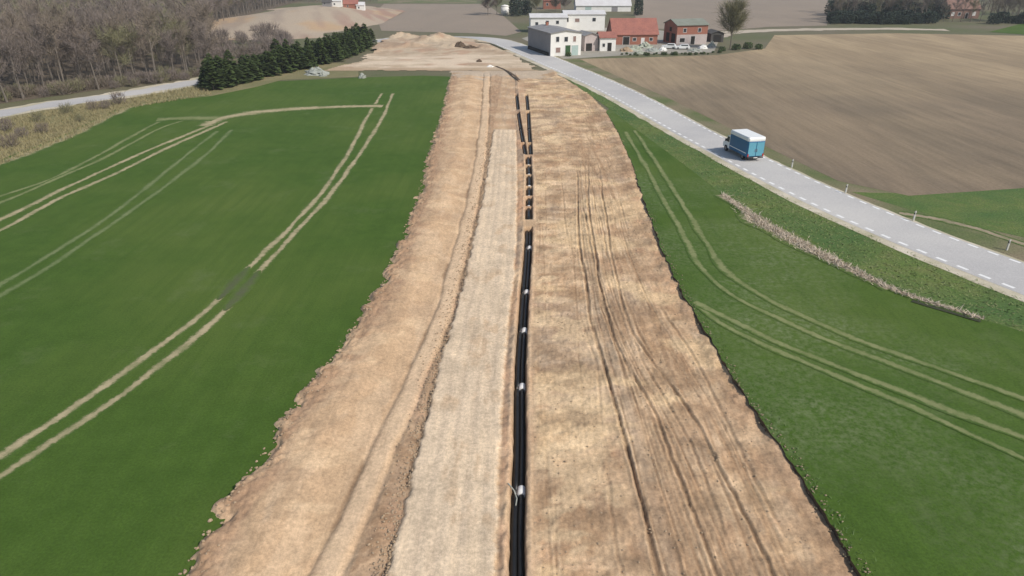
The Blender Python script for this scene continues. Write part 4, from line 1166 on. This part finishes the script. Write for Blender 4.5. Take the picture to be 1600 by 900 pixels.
for px, py, rx, ry, h, mat, lab in [(495, 116, 3.0, 2.2, 1.5, 'stone', 'grey-green stone heap at the foot of the conifer belt'), (505, 119, 1.0, .8, .9, 'stone', 'small grey stone heap right of the big one'),
                                    (566, 122, .9, .7, 1.1, 'stone', 'small pale sack standing at the crop edge'), (719, 74, 2.2, 2.2, 1.5, 'topsoil', 'dark earth heap near the road bend, left of two'),
                                    (735, 75.5, 2.6, 1.6, .8, 'topsoil', 'low dark earth heap near the road bend, right of two'), (749, 97, .9, .7, .7, 'topsoil', 'small dark earth heap on the pale haul crossing'),
                                    (766, 105, 1.0, .6, .5, 'white_wall', 'white bundle lying beside the haul crossing')]:
    heap_mesh('heap', lab, 'heap', px, py, rx, ry, h, MT[mat], int(px * 7))
dk = [(775, 104), (790, 110), (805, 119), (811, 126)]
ribbon('ditch', GL(dk), .6, MT['topsoil'], .14, 96)
ribbon('ditch', GL([(742, 66), (765, 68), (790, 79)]), .9, M('ditch_grass', (.10, .10, .05), (.06, .06, .03), 1), .20, 97)


random.seed(77)
for i in range(22):
    px = 970 + i * 7.2 + random.uniform(-3, 3); x, y = G(px, 86.5 - i * .12 + random.uniform(-1.5, 1)); put('weed_bush', SHL_P[i % 2], (x, y, 0), i, random.uniform(.2, .42), 'low grey-green weed clump along the field edge of the farmyard', 'weeds', 'weeds along the farmyard edge')


def wheel(parent, x, y, r=.36, w=.24, side=1):
    t = MB(); t.tube([(x - w / 2, y, r), (x - w / 2 + .03, y, r), (x + w / 2 - .03, y, r), (x + w / 2, y, r)], [r * .9, r, r, r * .9], 18)
    to = t.build('wheel', MT['rubber'], parent, False)
    q = x + side * w / 2
    m_ = MB(); m_.tube([(q - .02 * side, y, r), (q + .012 * side, y, r)], r * .58, 12); m_.build('rim', MT['steel'], to)


def car(px, py, rz, lab):
    x, y = G(px, py); e = empty('parked_car', (x, y, .02), rz); tag(e, lab, 'car', 'cars parked in the farmyard')
    b_ = MB(); b_.prism_x([(-2.1, .3), (2.1, .3), (2.12, .75), (1.1, .92), (-2.0, .95), (-2.15, .6)], -.85, .85); b_.prism_x([(-1.95, .955), (.95, .925), (.35, 1.42), (-1.6, 1.45)], -.7, .7)
    b_.build('body', MT['van_white'], e)
    g_ = MB(); g_.box(-.706, -.701, -1.5, .45, 1.0, 1.36); g_.box(.701, .706, -1.5, .45, 1.0, 1.36); g_.build('window', MT['glass'], e)
    for sx in (-1, 1):
        for yy_ in (-1.3, 1.35): wheel(e, sx * .8, yy_, .31, .2, sx)


car(1045, 76, 1.3, 'white parked car, left of two below the red brick house'); car(1066, 77, 1.45, 'white parked car, right of two below the red brick house')

# ------------------------------------------------------------------ van
vx = np.array(G(1160, 240)); i0 = int(np.argmin(np.abs(RC[:, 1] - vx[1])))
vd = math.atan2(tg[i0][1], tg[i0][0]) - math.pi / 2
pr = G(1184, 252)
van = empty('box_van', (0, 0, .036), vd)
j0 = int(np.argmin(np.abs(RC[:, 1] - pr[1]))); pc = RC[j0] + RN[j0] * .95
van.location = (pc[0], pc[1], .036); van.scale = (1.1, 1.08, 1.08)
tag(van, 'blue box van with a white roof driving along the pale road', 'van')
W2 = 1.14
b = MB(); b.box(-W2, W2, 0, 4.5, .55, 2.55, .10); b.build('box_body', MT['van_blue_shaded'], van)
b = MB(); b.box(-W2 - .02, W2 + .02, -.03, 4.62, 2.42, 2.98, .16); b.build('roof', MT['van_white'], van)
b = MB()
b.prism_x([(4.53, .5), (6.25, .5), (6.32, .8), (6.28, 1.1), (5.75, 1.28), (5.25, 2.05), (5.1, 2.12), (4.53, 2.12)], -1.0, 1.0); cab = b.build('cab', MT['van_white'], van)
b = MB(); b.add([(-.88, 5.735, 1.33), (.88, 5.735, 1.33), (.8, 5.29, 2.01), (-.8, 5.29, 2.01)], [(0, 1, 2, 3)]); b.add([(-.88, 5.75, 1.31), (.88, 5.75, 1.31), (.8, 5.30, 2.02), (-.8, 5.30, 2.02)], [(0, 1, 2, 3)])
b.build('windscreen', MT['glass'], cab)
for s in (-1, 1):
    b = MB(); x_ = s * 1.004
    b.add([(x_, 4.75, 1.3), (x_, 5.62, 1.3), (x_, 5.22, 1.98), (x_, 4.75, 1.98)], [(0, 1, 2, 3) if s > 0 else (3, 2, 1, 0)]); b.build('side_window', MT['glass'], cab)
    b = MB(); b.box(min(s * 1.0, s * 1.22), max(s * 1.0, s * 1.22), 5.45, 5.55, 1.3, 1.62, .02); b.build('mirror', MT['plastic'], cab)
    b = MB(); b.box(s * .72 - .16, s * .72 + .16, 6.29, 6.34, .85, 1.02); b.build('headlight', MT['frame'], cab)
    b = MB(); b.box(min(s * .05, s * 1.02), max(s * .05, s * 1.02), -.035, -.003, .68, 2.36); d_ = b.build('rear_door', MT['van_blue_lit'], van)
    b = MB(); b.box(s * .12 - .03, s * .12 + .03, -.07, -.038, 1.2, 1.55); b.build('handle', MT['steel'], d_)
    b = MB(); b.box(s * 1.0 - .08, s * 1.0 + .08, -.075, -.037, .6, .95); b.build('rear_light', MT['red_lens'], van)
    for yw in (1.15, 5.45): wheel(van, s * .92, yw, .40, .26, s)
    b = MB(); b.box(s * 1.143 - .003, s * 1.143 + .003, .25, 4.3, .95, 1.05); b.build('side_trim', MT['van_white'], van)
b = MB(); b.box(-1.05, 1.05, -.14, -.005, .42, .56, .03); b.build('bumper', MT['plastic'], van)
b = MB(); b.box(-.26, .26, -.155, -.142, .43, .54); b.build('number_plate', MT['frame'], van)
b = MB(); b.box(-.75, .75, .2, 6.1, .38, .54); b.build('chassis', MT['plastic'], van)

# ------------------------------------------------------------------ road posts
for (px, py), lab in zip([(1237, 262), (1321, 302), (1427, 345), (1573, 391)], ['white marker post nearest behind the van', 'white marker post, second behind the van along the far road edge', 'white marker post, third behind the van along the far road edge', 'white marker post nearest the right picture edge']):
    x, y = G(px, py); e = empty('marker_post', (x, y, 0), vd); tag(e, lab, 'marker post', 'marker posts along the road')
    b = MB(); b.prism_x([(-.05, -.1), (.05, -.1), (.05, 1.0), (-.05, 1.12)], -.08, .08); p = b.build('post', MT['post'], e)
    b = MB(); b.box(-.084, .084, -.055, .055, .72, .9); b.build('band', MT['plastic'], e)
    b = MB(); b.box(-.03, .03, -.062, -.056, .76, .87); b.build('reflector', MT['frame'], e)


# ------------------------------------------------------------------ pipes
def pipe(Ya, Yb, offf, zf, r, label, sleeve, grp):
    n = max(3, int((Yb - Ya) / .8)); yq = np.linspace(Ya, Yb, n)
    e = empty('pipe', (float(fT(Ya)), float(Ya), zf)); tag(e, label, 'pipe', grp)
    P_ = [(float(fT(q) + offf(q)) - e.location.x, float(q - Ya), 0) for q in yq]
    c = MB(); c.tube(P_, r, 16, True); c.build('casing', MT['pipe'], e, True)
    k = MB(); p0 = Vector(P_[0]); d = (Vector(P_[1]) - p0).normalized()
    k.tube([p0 - d * .30, p0 + d * .02], r * .55, 12); k.build('carrier_end', MT['steel'], e, True)
    if sleeve:
        k = MB(); a0 = p0 - d * .1; r = r * sleeve; k.tube([a0 - d * .28, a0 - d * .24, a0 + d * .3, a0 + d * .34], [r * 1.1, r * 1.6, r * 1.6, r * 1.2], 16); k.build('joint_sleeve', MT['white_pe'], e, True)


joints = [985, 763, 600, 512, 452, 383, 355]
ordn = ['nearest', 'second nearest', 'third nearest', 'fourth nearest', 'fifth nearest', 'sixth nearest']
for i in range(6):
    a, b2 = Yof(joints[i]) + .3, Yof(joints[i + 1]) - .05
    for s, nm in ((-1, 'left'), (1, 'right')):
        pipe(a, b2, lambda q, s=s: s * .165, ZS - .48, .15, f'black pipe, {nm} of the pair in the near trench, {ordn[i]} length' + (', white-sleeved' if s > 0 and i > 0 else ''), s > 0 and i > 0, 'black pipes in the near trench')
for i in range(6):
    a, b2 = Yof(JB[i]) + .45, Yof(JB[i + 1]) - .1
    pipe(a, b2, lambda q: 0., ZS - .34, .18, f'black pipe in the single middle trench beyond the backfilled gap, {ordn[i]} length', (.78 if i > 0 else 0), 'black pipes in the middle trench')
for i, kq in enumerate((0, 2, 3, 5)):
    a, b2 = Yof(JC[kq]) + .4, Yof(JC[kq + 1]) - .3
    for s, nm in ((-1, 'left'), (1, 'right')):
        pipe(a, b2, lambda q, s=s: s * gapof(q), ZS - .40, .17, f'black pipe in the {nm} of the far twin trenches, {ordn[i]} length', (.7 if i == 0 else 0), 'black pipes in the far twin trenches')
# pale strap fallen in the trench beside the nearest sleeve
q = G(806, 772, ZS - .4); b = MB()
for (ax, ay, az), (bx_, by_, bz_) in (((-.55, .25, .42), (-.25, -.1, .25)), ((-.25, -.1, .25), (-.1, -.55, .1)), ((-.1, -.55, .1), (-.16, -1.0, .06))):
    b.tube([(ax, ay, az), (bx_, by_, bz_)], .035, 6)
o = b.build('strap', MT['stone']); o.location = (q[0] + .15, q[1], ZS - .45 + .15); tag(o, 'pale strap lying over the trench edge beside the nearest white sleeve', 'strap')

# ------------------------------------------------------------------ air
hm = bpy.data.materials.new('haze'); hm.use_nodes = True
for n_ in list(hm.node_tree.nodes):
    if n_.type == 'BSDF_PRINCIPLED': hm.node_tree.nodes.remove(n_)
pv = hm.node_tree.nodes.new('ShaderNodeVolumePrincipled'); pv.inputs['Color'].default_value = (.86, .90, .95, 1); pv.inputs['Density'].default_value = .0002
hm.node_tree.links.new(pv.outputs[0], hm.node_tree.nodes['Material Output'].inputs['Volume'])
b = MB(); b.box(-4100, 4100, -700, 5100, -2.2, 27.5); o = b.build('haze', hm); tag(o, kind='stuff')

# ------------------------------------------------------------------ light, camera
w = bpy.data.worlds.new('World'); S.world = w; w.use_nodes = True
nt = w.node_tree; bg = nt.nodes['Background']
sky = nt.nodes.new('ShaderNodeTexSky'); sky.sky_type = 'NISHITA'; sky.sun_disc = False
ELEV = math.radians(44); to = Vector((.80, -.60, 0)).normalized()
sky.sun_elevation = ELEV; sky.sun_rotation = math.atan2(to.x, to.y)
sky.air_density = 1.2; sky.dust_density = 1.5
nt.links.new(sky.outputs[0], bg.inputs[0]); bg.inputs[1].default_value = .11
sd = bpy.data.lights.new('sun', 'SUN'); sd.energy = 3.4; sd.angle = math.radians(.53); sd.color = (1, .95, .88)
so = link(bpy.data.objects.new('sun', sd))
dirv = Vector((to.x * math.cos(ELEV), to.y * math.cos(ELEV), math.sin(ELEV)))
so.rotation_euler = (-dirv).to_track_quat('-Z', 'Y').to_euler(); so.location = dirv * 200
cam = bpy.data.cameras.new('camera'); cam.sensor_width = 36; cam.lens = 36 * FPX / 1600; cam.clip_end = 12000; cam.clip_start = .5
co = link(bpy.data.objects.new('camera', cam)); co.location = (0, 0, CAMH); co.rotation_euler = (math.pi / 2 - PITCH, 0, 0)
S.camera = co
S.view_settings.view_transform = 'Standard'; S.view_settings.look = 'None'; S.view_settings.gamma = 1; S.view_settings.exposure = .1
S.cycles.use_denoising = True
S.cycles.max_bounces = 5
